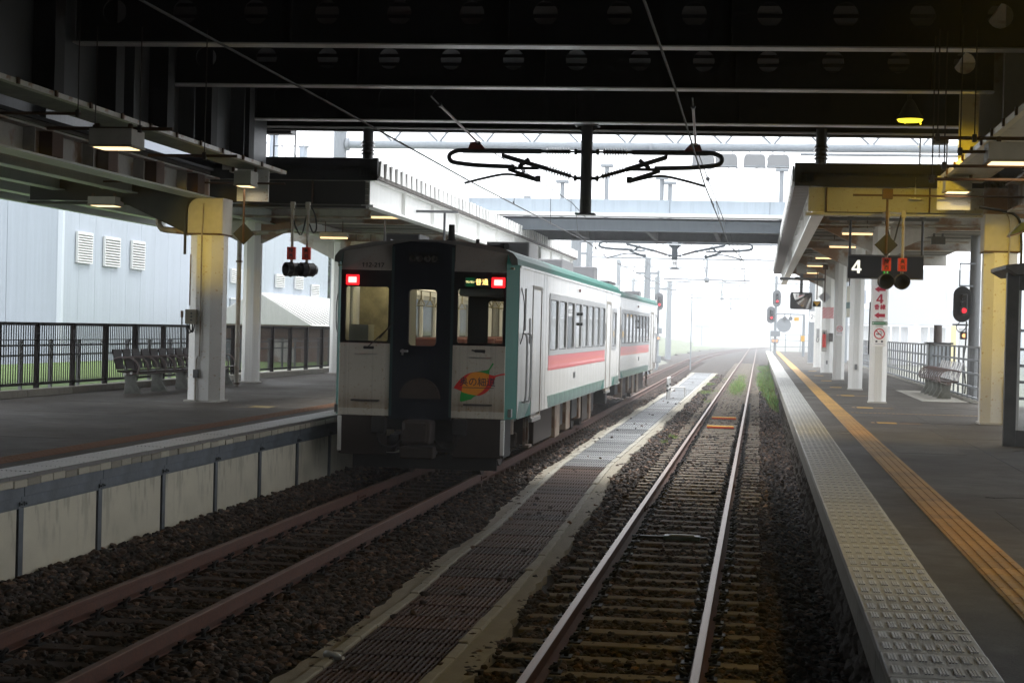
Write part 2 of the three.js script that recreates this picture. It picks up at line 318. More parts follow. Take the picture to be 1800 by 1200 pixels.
// ---------------------------------------------------------------- ground, ballast, tracks
const lerpTab = (tab) => (z) => { let i = 1; while (i < tab.length - 1 && z > tab[i][0]) i++; const [a, b] = [tab[i - 1], tab[i]], t = Math.max(0, Math.min(1, (z - a[0]) / (b[0] - a[0]))); return a[1] + (b[1] - a[1]) * t; };
const xLeft = (Z) => { const t = lerpTab([[0, -4.95], [48, -4.95], [65, -5.06], [80, -5.13], [120, -5.4], [165, -5.55], [200, -5.0], [260, -2.9], [330, 2]]); return (t(Z - 6) + t(Z) + t(Z + 6)) / 3; };
const xRight = () => -0.94;
const GA = 0.566;                     // half the distance between rail centres
const drainL = lerpTab([[0, -2.98], [15.7, -3.0], [18.3, -3.08], [21.6, -3.1], [27, -3.3], [32, -3.44], [43, -3.5], [72, -3.5], [108, -3.8]]);
const drainR = lerpTab([[0, -2.25], [15.7, -2.25], [18.8, -2.3], [22.2, -2.4], [26.6, -2.54], [32, -2.68], [43, -2.67], [72, -2.7], [108, -2.73]]);
const bedY = (x, Z) => {
  let y = -0.185;
  if (x < -5.9) y += 0.15 * sm(-5.9, -6.5, x) * (1 - sm(60, 90, Z));
  if (x > 0) y -= 0.12 * sm(0.1, 0.7, x);
  if (x > -4.1 && x < -1.9) y += 0.05;
  return y;
};
{
  const s = struct('ground');
  const e = new THREE.PlaneGeometry(1600, 1700, 60, 60).rotateX(-Math.PI / 2).translate(0, -0.36, -700);
  part('earth', metricUV(clean(e)), MT.earth, s);
  const bed = [], xs = []; for (let x = -7.4; x <= 0.86; x += 0.24) xs.push(x);
  const zs = []; for (let z = 4; z < 320; z += z < 60 ? 0.6 : 4) zs.push(z);
  const at = (x, z) => { const w = z > 150 ? x * (1 + (z - 150) / 80) : x; return [w, bedY(x, z) - 0.03 + 0.018 * Math.sin(x * 9.1 + z * 3.7) * Math.sin(z * 5.3 - x * 4.1), -z]; };
  for (let j = 0; j + 1 < zs.length; j++) for (let i = 0; i + 1 < xs.length; i++) {
    const a = at(xs[i], zs[j]), b = at(xs[i + 1], zs[j]), c = at(xs[i + 1], zs[j + 1]), d = at(xs[i], zs[j + 1]);
    bed.push(...a, ...b, ...c, ...a, ...c, ...d);
  }
  const bg = new THREE.BufferGeometry(); bg.setAttribute('position', new THREE.Float32BufferAttribute(bed, 3)); bg.computeVertexNormals();
  part('ballast_bed', metricUV(bg), MT.ballastBed, s);
}
{ // loose stones
  const kinds = [0, 1, 2, 3].map((k) => {
    const q = new THREE.IcosahedronGeometry(1, 0), p = q.attributes.position, off = {};
    for (let i = 0; i < p.count; i++) { const id = [p.getX(i), p.getY(i), p.getZ(i)].map((v) => v.toFixed(3)).join(); off[id] ??= [rr(0.7, 1.2), rr(0.55, 0.95), rr(0.7, 1.2)]; const o = off[id]; p.setXYZ(i, p.getX(i) * o[0] * 1.1, p.getY(i) * o[1] * 0.8, p.getZ(i) * o[2]); }
    q.computeVertexNormals(); return metricUV(clean(q));
  });
  const lists = kinds.map(() => []);
  const m = new THREE.Matrix4(), q = new THREE.Quaternion(), e = new THREE.Euler();
  const put = (x, y, z, r, col) => { e.set(rr(-0.5, 0.5), rr(0, 6.3), rr(-0.5, 0.5)); q.setFromEuler(e); m.compose(V(x, y, z), q, V(r * rr(0.8, 1.35), r * rr(0.7, 1.1), r)); lists[Math.floor(rnd() * 4)].push([m.clone(), col]); };
  const zones = [[9.5, 16, 430, 0.034], [16, 26, 330, 0.034], [26, 40, 190, 0.036], [40, 62, 90, 0.038], [62, 105, 30, 0.045]];
  for (const [z0, z1, dens, r0] of zones) {
    const n = Math.round((z1 - z0) * 7.4 * dens);
    for (let i = 0; i < n; i++) {
      const Z = rr(z0, z1), x = rr(-6.62, 0.78);
      if (x < -0.435 * Z - 0.4) continue;
      if (x > drainL(Z) - 0.22 - 0.1 * Math.sin(Z * 1.7) && x < drainR(Z) + 0.26 + 0.1 * Math.sin(Z * 2.3)) { if (rnd() > 0.006) continue; }
      const L = xLeft(Z), R = xRight(Z), dl = Math.abs(Math.abs(x - L) - GA), dr = Math.abs(Math.abs(x - R) - GA);
      if (dl < 0.075 || dr < 0.075) continue;
      const ph = ((Z - 0.1) / 0.63) % 1, onS = ph < 0.31, inR = Math.abs(x - R) < 1.02, inL = Math.abs(x - L) < 1.02;
      if (onS && inR && rnd() < 0.8) continue;
      if (onS && inL && rnd() < 0.72) continue;
      if (inR && Z > 34 && rnd() < 0.35) continue;
      const y = bedY(x, Z) + rr(-0.022, 0.018);
      const k = 0.01 + 0.1 * Math.pow(rnd(), 1.8) + (rnd() < 0.1 ? rr(0.04, 0.2) : 0), warm = rr(0.62, 1) * (Math.min(dl, dr) < 0.35 ? 0.82 : 1);
      put(x, (x > drainL(Z) - 0.1 && x < drainR(Z) + 0.1) ? -0.09 : y, -Z, r0 * rr(0.6, 1.25), C(k * 1.5, k * (0.68 + 0.3 * warm), k * (0.3 + 0.42 * warm)));
    }
  }
  kinds.forEach((k, i) => {
    const o = new THREE.InstancedMesh(k, MT.stone, lists[i].length); o.name = numbered('ballast_gravel'); o.castShadow = o.receiveShadow = true;
    lists[i].forEach(([mm, c], j) => { o.setMatrixAt(j, mm); o.setColorAt(j, c); });
    o.userData = { kind: 'stuff' }; scene.add(o);
  });
}
function track(label, xc, z0, sleeperMat, headMat, zSingle, zFrom, skip) {
  const t = thing('railway_track', label, 'railway track');
  const zs = []; for (let z = z0; z < 330; z += z < 40 ? 20 : 5) zs.push(z);
  const body = [[-0.063, -0.153], [0.063, -0.153], [0.063, -0.142], [0.012, -0.122], [0.009, -0.05], [0.0325, -0.038], [0.0325, -0.006], [-0.0325, -0.006], [-0.0325, -0.038], [-0.009, -0.05], [-0.012, -0.122], [-0.063, -0.142]];
  const head = [[-0.031, -0.0055], [0.031, -0.0055], [0.029, -0.001], [0.02, 0], [-0.02, 0], [-0.029, -0.001]];
  for (const s of [-1, 1]) {
    const path = zs.map((z) => [xc(z) + s * GA, 0, -z]);
    const r = g().sweep(body, path).mesh('rail', MT.railSide, t);
    g().sweep(head, path).mesh('rail_head', headMat, r);
    const fish = g(); for (const z of [s > 0 ? 28.2 : 24.3, s > 0 ? 43 : 47]) for (const k of [-1, 1]) { fish.box(xc(z) + s * GA + k * 0.022, -0.085, -z, 0.018, 0.07, 0.46); for (const b of [-0.16, -0.05, 0.05, 0.16]) fish.rod([xc(z) + s * GA + k * 0.03, -0.085, -z + b], [xc(z) + s * GA + k * 0.052, -0.085, -z + b], 0.013, 6); }
    fish.mesh('fish_plate', MT.railSide, r).userData.kind = 'stuff';
  }
  const variants = [0, 1, 2, 3].map(() => g().rbox(0, -0.235, 0, rr(1.96, 2.06), 0.14, rr(0.18, 0.215), 0.012).geo());
  const clips = g();
  for (const s of [-1, 1]) {
    clips.box(s * GA, -0.16, 0, 0.3, 0.015, 0.15);
    for (const k of [-1, 1]) { const x = s * GA + k * 0.095; clips.tube([[x - k * 0.035, -0.135, -0.045], [x + k * 0.03, -0.1, -0.05], [x + k * 0.045, -0.075, 0], [x + k * 0.03, -0.1, 0.05], [x - k * 0.03, -0.13, 0.045], [x - k * 0.01, -0.12, 0]], 0.013, 5, 12); clips.rod([x + k * 0.01, -0.155, 0], [x + k * 0.01, -0.085, 0], 0.02, 7); }
  }
  const clipGeo = clips.geo(), far = g();
  let i = 0;
  for (let z = zFrom; z < 150; z += 0.63, i++) {
    const zz = z + 0.1 * 0;
    if (z < zSingle) {
      const o = part('sleeper', variants[Math.floor(rnd() * 4)], sleeperMat, t);
      o.position.set(xc(z) + rr(-0.02, 0.02), rr(-0.006, 0.004), -zz); o.rotation.y = rr(-0.012, 0.012);
      const c = part('rail_clip', clipGeo, MT.clip, o); c.userData.kind = 'stuff';
    } else { far.box(xc(z), -0.235, -z, 2.0, 0.14, 0.22); if (z < 60) for (const s of [-1, 1]) for (const k of [-1, 1]) far.box(xc(z) + s * GA + k * 0.1, -0.14, -z, 0.06, 0.06, 0.12); }
  }
  const f = far.mesh('distant_sleepers', sleeperMat, t); f.userData.kind = 'stuff';
  return t;
}
const trackR = track('empty railway track with pale sleepers beside the platform with the yellow strip', xRight, 5, MT.sleeper, MT.railHead, 62, 9.65);
const trackL = track('rust brown railway track on which the diesel railcar stands', xLeft, 5, MT.sleeperWood, MT.railHeadRust, 27, 9.65);
{ // small track fittings
  const t = thing('track_magnet', 'green and white track transponder lying between the rails of the empty track', 'track device', [-0.86, -0.15, -21.3]);
  g().rbox(0, 0.02, 0, 0.44, 0.05, 0.2, 0.012).mesh('casing', M([0.02, 0.06, 0.045], 0.5), t);
  g().rbox(0, 0.052, 0.03, 0.3, 0.016, 0.1, 0.005).mesh('lid', M([0.4, 0.42, 0.4], 0.6), t);
  g().b(-0.6, -0.22, 0.0, 0.03, -0.05, 0.05).b(0.22, 0.3, 0, 0.03, -0.04, 0.04).mesh('bracket', MT.clip, t);
  const y0 = thing('track_marker', 'yellow and orange painted marker bar across the empty track, the nearer of two', 'marker', [-0.95, -0.14, -46.5]);
  g().rbox(0, 0.02, 0, 0.7, 0.07, 0.22, 0.01).mesh('bar', MT.yellow, y0); g().b(-0.35, 0.35, 0.0, 0.03, 0.115, 0.14).mesh('edge', MT.red, y0);
  copyThing(y0, 'yellow and orange painted marker bar across the empty track, the farther of two', [-0.95, -0.14, -51.5]);
  const bottle = thing('plastic_bottle', 'small crushed clear plastic bottle lying beside the drain grating', 'litter', [-3.02, -0.08, -12.55], 0.9);
  g().lathe([[0.0, -0.09], [0.028, -0.088], [0.03, -0.03], [0.024, 0], [0.03, 0.03], [0.02, 0.07], [0.011, 0.085], [0.011, 0.1]], 10, rx(Math.PI / 2)).mesh('body', M([0.7, 0.75, 0.8], 0.2), bottle);
  g().rod([0, 0, 0.1], [0, 0, 0.118], 0.014, 8).mesh('cap', MT.white, bottle);
}
{ // drain between the tracks: gratings and concrete borders
  const t = thing('drain_channel', 'long grated drain with concrete borders running between the two tracks', 'drain');
  const pan = (n) => { const q = g().b(-0.5, -0.485, -0.03, 0.012, -0.5, 0.5).b(0.485, 0.5, -0.03, 0.012, -0.5, 0.5).b(-0.5, 0.5, -0.03, 0.012, -0.5, -0.485).b(-0.5, 0.5, -0.03, 0.012, 0.485, 0.5); for (let i = 1; i < n; i++) q.box(-0.5 + i / n, -0.004, 0, 0.45 / n, 0.03, 0.98); for (const z of [-0.25, 0.02, 0.27]) q.box(0, -0.007, z, 0.98, 0.016, 0.03); return q.geo(); };
  const fine = pan(17), coarse = pan(12);
  const pit = g(); const xs = []; for (let z = 8; z < 109; z += 2) xs.push(z);
  pit.sweep([[-0.5, -0.2], [0.5, -0.2], [0.5, -0.19], [-0.5, -0.19]].map(([u, v]) => [u * 0.9, v]), xs.map((z) => [(drainL(z) + drainR(z)) / 2, -0.1, -z]));
  pit.mesh('channel_floor', MT.pit, t);
  const far = g();
  const gm = [MT.grating, MT.gratingRust].map((b) => [0.6, 0.85, 1.1, 1.35].map((k) => { const m = b.clone(); m.color.multiplyScalar(k); return m; }));
  for (let z = 9.2, i = 0; z < 107; z += z < 60 ? 0.6 : 1, i++) {
    const ln = z < 60 ? 0.6 : 1, zc = z + ln / 2, l = drainL(zc), r = drainR(zc), w = r - l;
    const o = part('grating', z < 45 ? fine : coarse, gm[z < 31 ? 1 : 0][Math.floor(rnd() * 4)], t);
    o.position.set((l + r) / 2, -0.112 + rr(-0.004, 0.004), -zc); o.scale.set(w - 0.02, 1, ln - 0.022);
    o.rotation.y = rr(-0.008, 0.008);
    if (z < 60) for (const s of [-1, 1]) {
      const x = s < 0 ? l - 0.05 : r + 0.05;
      const c = part('curb_stone', [0, 1, 2].map((k) => g().rbox(0, 0, 0, 0.085, 0.12, 0.585 - 0.006 * k, 0.012).geo())[i % 3], MT.concrete, t);
      c.position.set(x, -0.15 + rr(-0.008, 0.01), -zc); c.rotation.y = rr(-0.012, 0.012);
    } else for (const s of [-1, 1]) far.box(s < 0 ? l - 0.05 : r + 0.05, -0.15, -zc, 0.1, 0.12, 0.98);
  }
  far.mesh('distant_curb', MT.concrete, t).userData.kind = 'stuff';
  for (const s of [-1, 1]) { // cast apron with a broken outer edge
    const pos = [];
    for (let z = 8; z < 108; z += 0.2) {
      const e = (zz) => { const w = (s < 0 ? 0.13 : 0.17) + 0.02 * Math.sin(zz * (s < 0 ? 0.5 : 0.6)) + 0.03 * Math.sin(Math.floor(zz / 1.2) * 5.1 + s) + 0.012 * Math.sin(zz * 7.7) + 0.012 * Math.sin(zz * 19.3) + 0.01 * Math.sin(zz * 31); return s < 0 ? [drainL(zz) - 0.09 - w, drainL(zz) - 0.09] : [drainR(zz) + 0.09, drainR(zz) + 0.09 + w]; };
      const a = e(z), b = e(z + 0.2), y = -0.112, lo = -0.2;
      pos.push(a[0], y, -z, a[1], y, -z, b[1], y, -z - 0.2, a[0], y, -z, b[1], y, -z - 0.2, b[0], y, -z - 0.2);
      const ox = s < 0 ? 0 : 1; pos.push(a[ox], lo, -z, a[ox], y, -z, b[ox], y, -z - 0.2, a[ox], lo, -z, b[ox], y, -z - 0.2, b[ox], lo, -z - 0.2);
    }
    const q = new THREE.BufferGeometry(); q.setAttribute('position', new THREE.Float32BufferAttribute(pos, 3)); q.computeVertexNormals();
    part('apron', metricUV(q), MT.curb, t);
  }
}
// ---------------------------------------------------------------- platforms
{
  const s = struct('platform');
  g().b(1.06, 9.4, 0.45, 0.9, -4, -39.5).b(1.06, 5.25, 0.45, 0.9, -39.5, -152).mesh('paved_surface', MT.asphalt, s);
  g().b(0.8, 1.06, -0.4, 0.58, -4, -152).mesh('retaining_wall', MT.darkStone, s);
  const rub = []; { const q = g(); for (let z = 6; z < 80; z += 0.33) for (let y = -0.28; y < 0.5; y += 0.22) { const o = new THREE.IcosahedronGeometry(0.17, 0); o.scale(0.45, rr(0.55, 0.85), rr(0.8, 1.25)).rotateX(rr(-0.4, 0.4)); o.translate(0.79 + rr(-0.02, 0.02), y + rr(-0.05, 0.05), -z + rr(-0.08, 0.08)); q.add(o); } const r = q.mesh('rubble_face', MT.darkStone, s); r.userData.kind = 'stuff'; }
  const slab = [0, 1, 2].map((k) => g().rbox(0, 0, 0, 0.46, 0.3, 1.985, 0.012).geo());
  for (let z = 5, i = 0; z < 152; z += 2, i++) { const o = part('edge_slab', slab[0], MT.concrete, s); o.position.set(0.84 + 0.008, 0.743, -z - 1); }
  const tile = [0, 1, 2, 3].map(() => g().rbox(0, -0.02, 0, 0.478, 0.05, 0.591, 0.007).geo());
  const studs = (() => { const q = g(); for (let i = 0; i < 7; i++) for (let j = 0; j < 2; j++) for (let k = -1; k < 2; k++) q.box(-0.195 + i * 0.065 + k * 0.0135, 0.0075, -0.148 + j * 0.296, 0.0095, 0.006, 0.165); return q.geo(); })();
  const tint = [0, 1, 2].map((k) => { const m = MT.tile.clone(); m.color.multiplyScalar([1, 0.9, 1.07][k]); return m; });
  for (let z = 5.5, i = 0; z < 152; z += 0.6, i++) {
    if (z > 60) continue;
    const o = part('edge_tile', tile[i % 4], tint[Math.floor(rnd() * 3)], s); o.position.set(0.82, 0.9 + rr(0, 0.004), -z); o.rotation.y = rr(-0.004, 0.004);
    const st = part('raised_bars', studs, MT.stud, o); st.userData.kind = 'stuff';
  }
  const farT = g(); for (let z = 60.1; z < 152; z += 0.6) farT.box(0.82, 0.888, -z - 0.0, 0.478, 0.03, 0.585);
  farT.mesh('distant_edge_tiles', MT.tile, s).userData.kind = 'stuff';
  const blk = (() => { const q = g().rbox(0, -0.01, 0, 0.3, 0.03, 0.296, 0.004); for (let i = 0; i < 4; i++) q.rbox(-0.1125 + i * 0.075, 0.007, 0, 0.033, 0.011, 0.285, 0.004); return q.geo(); })();
  const tt = [0, 1, 2].map((k) => { const m = MT.tactile.clone(); m.color.multiplyScalar([1, 0.86, 1.1][k]); return m; });
  for (let z = 8.5; z < 60; z += 0.3) { const o = part('tactile_block', blk, tt[Math.floor(rnd() * 3)], s); o.position.set(1.535, 0.903, -z); }
  g().b(1.385, 1.685, 0.88, 0.909, -60.0, -150).mesh('distant_tactile_strip', MT.tactile, s).userData.kind = 'stuff';
  const mk = g(); for (const z of [30, 36.2, 43.3, 50, 57, 64, 72]) mk.b(2.0, 2.32, 0.895, 0.9045, -z - 0.35, -z);
  const mm = g(); for (const z of [30, 36.2, 43.3]) mm.b(1.9, 1.96, 0.895, 0.9035, -z - 0.33, -z).b(2.36, 2.72, 0.895, 0.9035, -z - 0.05, -z).b(2.36, 2.72, 0.895, 0.9035, -z - 0.33, -z - 0.28);
  mk.l.forEach((q, i) => part('waiting_mark', metricUV(q), MT.yellow, s));
  mm.mesh('waiting_line', M([0.3, 0.19, 0.1], 0.7), s);
  const dl = g(); for (let x = 1.75; x < 4.6; x += 0.085) dl.b(x, x + 0.06, 0.895, 0.904, -33.95 - 0.1 * (x - 1.75) / 2.5, -33.85 - 0.1 * (x - 1.75) / 2.5);
  dl.mesh('dotted_line', M([0.42, 0.27, 0.12], 0.7), s).userData.kind = 'stuff';
  g().b(3.72, 4.75, 0.88, 0.906, -41, -49).mesh('bench_pad', MT.concrete, s);
  g().b(1.08, 1.37, 0.88, 0.9035, -26.6, -26.55).b(1.1, 1.36, 0.88, 0.9035, -41.5, -41.4).mesh('joint', M([0.3, 0.29, 0.27], 0.8), s);
  // cross joints and seams of the paving
  [[2.0, 3.3, 12.5, 15.2], [3.1, 4.6, 17.5, 21], [1.75, 2.6, 22.5, 24], [2.7, 3.9, 26, 28.6], [1.8, 3.4, 44.5, 47.3], [2.2, 4.4, 53, 55.5]].forEach(([x0, x1, z0, z1], i) => { const m = MT.asphalt.clone(); m.color.multiplyScalar([0.8, 1.22, 1.35, 0.82, 1.25, 0.85][i]); g().b(x0, x1, 0.88, 0.9018 + i * 0.0001, -z0, -z1).mesh('paving_patch', m, s); });
  const cr = g(); for (const [x, z] of [[2.1, 16.5], [3.3, 23.5], [2.4, 30.5], [3.6, 37]]) { let a = x, b = z; for (let i = 0; i < 14; i++) { const da = rr(-0.02, 0.16), db = rr(-0.09, 0.12); cr.bar([a, 0.9015, -b], [a + da, 0.9015, -b - db], 0.012, 0.003); a += da; b += db; } } cr.mesh('crack', MT.pit, s).userData.kind = 'stuff';
  const se = g(); for (const z of [38, 52, 61, 70]) se.b(1.7, 5.2, 0.88, 0.9025, -z - 0.025, -z); se.b(2.9, 2.92, 0.88, 0.9025, -12, -150);
  se.mesh('paving_seam', M([0.05, 0.047, 0.045], 0.9), s);
}
{
  const s = struct('platform');
  const edge = -6.56;
  g().b(-14.2, edge - 0.45, 0.4, 0.9, 0, -96).mesh('paved_surface', MT.asphalt, s);
  g().b(-14.2, -6.72, -0.4, 0.4, 0, -96).mesh('platform_core', MT.pit, s);
  const strip = (() => { const q = g().rbox(0, -0.025, 0, 0.43, 0.05, 0.597, 0.005); return q.geo(); })(), ridge = [...Array(9).keys()].reduce((q, i) => q.rbox(-0.18 + i * 0.045, 0.004, 0, 0.02, 0.01, 0.575, 0.003), g()).geo();
  for (let z = 11; z < 40; z += 0.6) { const o = part('edge_tile', strip, MT.groove, s); o.position.set(edge - 0.225, 0.9 + rr(-0.001, 0.003), -z); part('ridges', ridge, MT.ridge, o).userData.kind = 'stuff'; }
  g().b(edge - 0.44, edge, 0.85, 0.902, -40, -96).mesh('distant_edge_strip', MT.groove, s).userData.kind = 'stuff';
  const nb = [0, 1, 2].map(() => g().rbox(0, 0, 0, 0.14, rr(0.062, 0.074), 0.285, 0.01).geo());
  const nm = [0.72, 1, 1.2].map((k) => { const m = MT.nosing.clone(); m.color.multiplyScalar(k); return m; });
  for (let z = 11.2; z < 60; z += 0.3) { const o = part('nosing_block', nb[Math.floor(rnd() * 3)], nm[Math.floor(rnd() * 3)], s); o.position.set(edge - 0.06 + rr(-0.006, 0.006), 0.832 + rr(-0.004, 0.004), -z); }
  const tb = (() => { const q = g().rbox(0, -0.01, 0, 0.3, 0.03, 0.296, 0.004); for (let i = 0; i < 4; i++) q.box(-0.1125 + i * 0.075, 0.007, 0, 0.033, 0.009, 0.285); return q.geo(); })();
  for (let z = 13; z < 44; z += 0.3) { const o = part('tactile_block', tb, MT.tactileOld, s); o.position.set(-7.42, 0.902, -z); }
  g().b(-7.57, -7.27, 0.88, 0.908, -44, -95).mesh('distant_tactile_strip', MT.tactileOld, s).userData.kind = 'stuff';
  g().b(-8.5, -8.15, 0.88, 0.9045, -29.2, -28.8).mesh('waiting_mark', M([0.4, 0.3, 0.12], 0.7), s);
  g().b(-8.7, -8.1, 0.88, 0.9035, -29.35, -29.3).b(-8.7, -8.1, 0.88, 0.9035, -28.7, -28.65).mesh('waiting_line', M([0.25, 0.2, 0.14], 0.7), s);
  [[-9.6, -8.2, 20, 23], [-11.4, -9.4, 25.5, 27.5], [-8.9, -7.9, 33, 36.5], [-12, -10.6, 29, 31]].forEach(([x0, x1, z0, z1], i) => { const m = MT.asphalt.clone(); m.color.multiplyScalar([1.22, 0.8, 1.25, 0.85][i]); g().b(x0, x1, 0.88, 0.9018, -z0, -z1).mesh('paving_patch', m, s); });
  const wcs = [0, 1, 2, 3].map((k) => { const m = MT.wallConc.clone(); m.map = T.wallStain.clone(); m.map.repeat.set(1 / 1.86, 1 / 0.98); m.map.offset.set(0.5 + k * 0.27, 0.5); m.map.needsUpdate = true; m.color.multiplyScalar([1, 0.93, 1.04, 0.97][k]); return m; });
  // steel band, posts and concrete panels of the platform face
  for (let z = 11.4, i = 0; z < 70; z += 1.95, i++) {
    const p = part('wall_panel', g().rbox(0, 0, 0, 0.09, 0.96, 1.83, 0.008).geo(), wcs[i % 4], s); p.position.set(-6.69, 0.11, -z - 0.975); p.rotation.x = rr(-0.004, 0.004);
    const q = part('wall_post', g().b(-0.005, 0.005, -0.45, 0.6, -0.052, 0.052).b(-0.1, 0, -0.45, 0.6, -0.006, 0.006).geo(), MT.steelGrey, s); q.position.set(-6.632, 0, -z);
    for (const k of [-1, 1]) { const b = part('bolt_plate', g().b(0, 0.012, -0.02, 0.02, -0.022, 0.022).rod([0.01, 0, 0], [0.03, 0, 0], 0.01, 6).geo(), MT.steelGrey, q); b.position.set(0.012, 0.63, k * 0.05); }
    const r = part('waler_beam', g().b(-0.1, 0, 0.595, 0.69, -0.97, 0.97).b(-0.01, 0.012, 0.59, 0.6, -0.97, 0.97).geo(), MT.steelGrey, s); r.position.set(-6.628, 0, -z - 0.975);
    const u = part('fascia_board', g().rbox(-0.05, 0.745, 0, 0.1, 0.098, 1.94, 0.004).geo(), MT.steelGrey, s); u.position.set(-6.6, 0, -z - 0.975);
  }
  g().b(-6.75, -6.62, -0.4, 0.8, -70, -96).mesh('distant_wall', MT.wallConc, s);
  // kerb below the dark fence, and the strip of pavers behind it
  for (let z = 22; z < 62; z += 2) { const x = -13.0 + (z - 29) * 0.02; const k = part('kerb_stone', g().rbox(0, 0, 0, 0.16, 0.26, 1.985, 0.02).geo(), MT.concrete, s); k.position.set(x, 0.9, -z - 1); k.rotation.y = -0.02; }
  for (let z = 24; z < 56; z += 0.62) { const x = -13.26 + (z - 29) * 0.02; const k = part('paver', g().rbox(0, 0, 0, 0.34, 0.06, 0.56, 0.015).geo(), MT.tile, s); k.position.set(x, 0.93 + rr(-0.006, 0.006), -z); }
}
// ---------------------------------------------------------------- the deck overhead
const beamProfile = (x0, x1, y0, h) => { // web with round holes, in xy
  const holes = []; for (let x = x0 + 0.5; x < x1 - 0.3; x += 0.92) holes.push(Array.from({ length: 20 }, (_, i) => [x + 0.155 * Math.cos(-i / 20 * 6.2832), y0 + 0.4 + 0.155 * Math.sin(-i / 20 * 6.2832)]));
  return [[[x0, y0], [x1, y0], [x1, y0 + h], [x0, y0 + h]], holes];
};
{
  const t = thing('overhead_deck', 'dark steel deck with perforated cross beams spanning over both tracks', 'overpass');
  const skew = 0.03, turnB = (o, Z) => { o.position.set(-3, 0, -Z); o.rotation.y = skew; };
  for (const Z of [29.75, 25.5, 21.75, 17.8, 13.8, 9.8, 5.8, 1.8]) {
    const x0 = -5.75, x1 = 6.2, y0 = 5.85;
    const [pts, holes] = beamProfile(x0, x1, y0, 0.9);
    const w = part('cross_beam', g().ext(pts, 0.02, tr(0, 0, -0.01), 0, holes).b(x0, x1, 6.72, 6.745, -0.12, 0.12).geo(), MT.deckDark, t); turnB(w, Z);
    g().b(x0, x1, 5.83, 5.85, -0.14, 0.14).mesh('bottom_flange', MT.deckPaint, w);
    const st = g(); for (let x = x0 + 0.05; x < x1; x += 2.76) st.b(x - 0.008, x + 0.008, 5.85, 6.72, -0.13, 0.13); st.mesh('stiffener', MT.deckDark, w).userData.kind = 'stuff';
  }
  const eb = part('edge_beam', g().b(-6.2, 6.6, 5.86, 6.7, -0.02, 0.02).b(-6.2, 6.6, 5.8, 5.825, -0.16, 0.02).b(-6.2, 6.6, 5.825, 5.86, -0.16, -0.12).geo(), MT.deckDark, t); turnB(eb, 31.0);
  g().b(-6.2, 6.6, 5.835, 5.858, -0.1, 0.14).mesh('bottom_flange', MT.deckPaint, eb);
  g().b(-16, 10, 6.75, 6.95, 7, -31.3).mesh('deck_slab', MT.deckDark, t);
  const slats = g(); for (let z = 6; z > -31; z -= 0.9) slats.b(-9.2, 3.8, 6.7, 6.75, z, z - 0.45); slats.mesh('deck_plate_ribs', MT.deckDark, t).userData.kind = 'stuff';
  { const w = struct('concourse_wall'); g().b(-18, 12, -0.4, 6.75, 6.6, 7).b(-15.4, -15.1, -0.4, 5.0, 6.6, -19.5).mesh('wall_face', MT.steelGrey, w); g().b(-14.2, 9.4, -0.3, 0.9, 2.5, 6.6).mesh('cross_platform', MT.asphalt, w); }
  // long girders over the platforms
  const longI = (name, x, y0, h, z0, z1, wF, mat, matF, side, pitch, parentLabel) => {
    const o = g().b(x - 0.012, x + 0.012, y0 + 0.03, y0 + h - 0.03, z0, z1).b(x - wF / 2, x + wF / 2, y0 + h - 0.03, y0 + h, z0, z1).mesh(name, mat, t, parentLabel);
    g().b(x - wF / 2, x + wF / 2, y0, y0 + 0.03, z0, z1).mesh('bottom_flange', matF, o);
    for (let z = z0 - 1.2; z > z1; z -= pitch) part('stiffener', g().b(x + 0.012, x + wF / 2 - 0.02, y0 + 0.03, y0 + h - 0.03, z - 0.01, z + 0.01).b(x - 0.012, x - wF / 2 + 0.02, y0 + 0.03, y0 + h - 0.03, z - 0.01, z + 0.01).geo(), mat, o);
    return o;
  };
  // beside the train
  longI('platform_girder', -8.82, 5.0, 1.7, 4, -30.6, 0.56, MT.girder, M([0.24, 0.27, 0.17], 0.5, { tex: 'cloud', p: 1 }), 1, 2.6);
  for (let z = 0; z > -30; z -= 2.05) part('beam_end_bracket', g().ext([[-8.8, 5.03], [-8.52, 5.03], [-8.52, 6.7], [-8.8, 6.7]], 0.3, tr(0, 0, z - 0.15)).geo(), MT.deckDark, t);
  longI('bearing_girder', -9.85, 4.5, 0.4, 6, -30.6, 0.4, MT.girderRust, M([0.5, 0.54, 0.5], 0.5, { tex: 'streak', p: 1.3 }), 1, 2.1);
  for (let z = 2; z > -30; z -= 2.1) part('splice_plate', g().b(-9.83, -9.64, 4.54, 4.87, z - 0.19, z + 0.19).geo(), M([0.09, 0.05, 0.035], 0.8), t);
  longI('roof_girder', -11.3, 4.95, 0.85, 6, -30.6, 0.3, M([0.4, 0.42, 0.45], 0.45, { tex: 'streak', p: 1.3 }), MT.whiteDirty, 1, 2.6);
  for (const [x, y] of [[-11.5, 4.64], [-12.9, 4.68], [-14.2, 4.7]]) g().b(x - 0.12, x + 0.12, y, y + 0.02, 6, -44).b(x - 0.01, x + 0.01, y + 0.02, y + 0.35, 6, -44).mesh('roof_purlin', M([0.45, 0.5, 0.46], 0.5, { tex: 'streak', p: 1.3 }), t);
  g().b(-15.4, -9.9, 5.05, 5.1, 6, -31.2).b(-15.4, -13.5, 5.05, 5.1, -31.2, -44).mesh('side_roof_sheet', MT.deckDark, t);
  part('clerestory_panel', g().b(-12.2, -12.18, 5.1, 6.75, 6, -31).b(-12.2, -12.18, 5.1, 6.3, -31, -42).geo(), new THREE.MeshPhysicalMaterial({ color: C(0.3, 0.34, 0.4), roughness: 1, transmission: 0.45, thickness: 0 }), t);
  g().b(-15.45, -15.3, 4.72, 5.15, 6, -44).mesh('side_roof_gutter', M([0.4, 0.43, 0.42], 0.5), t);
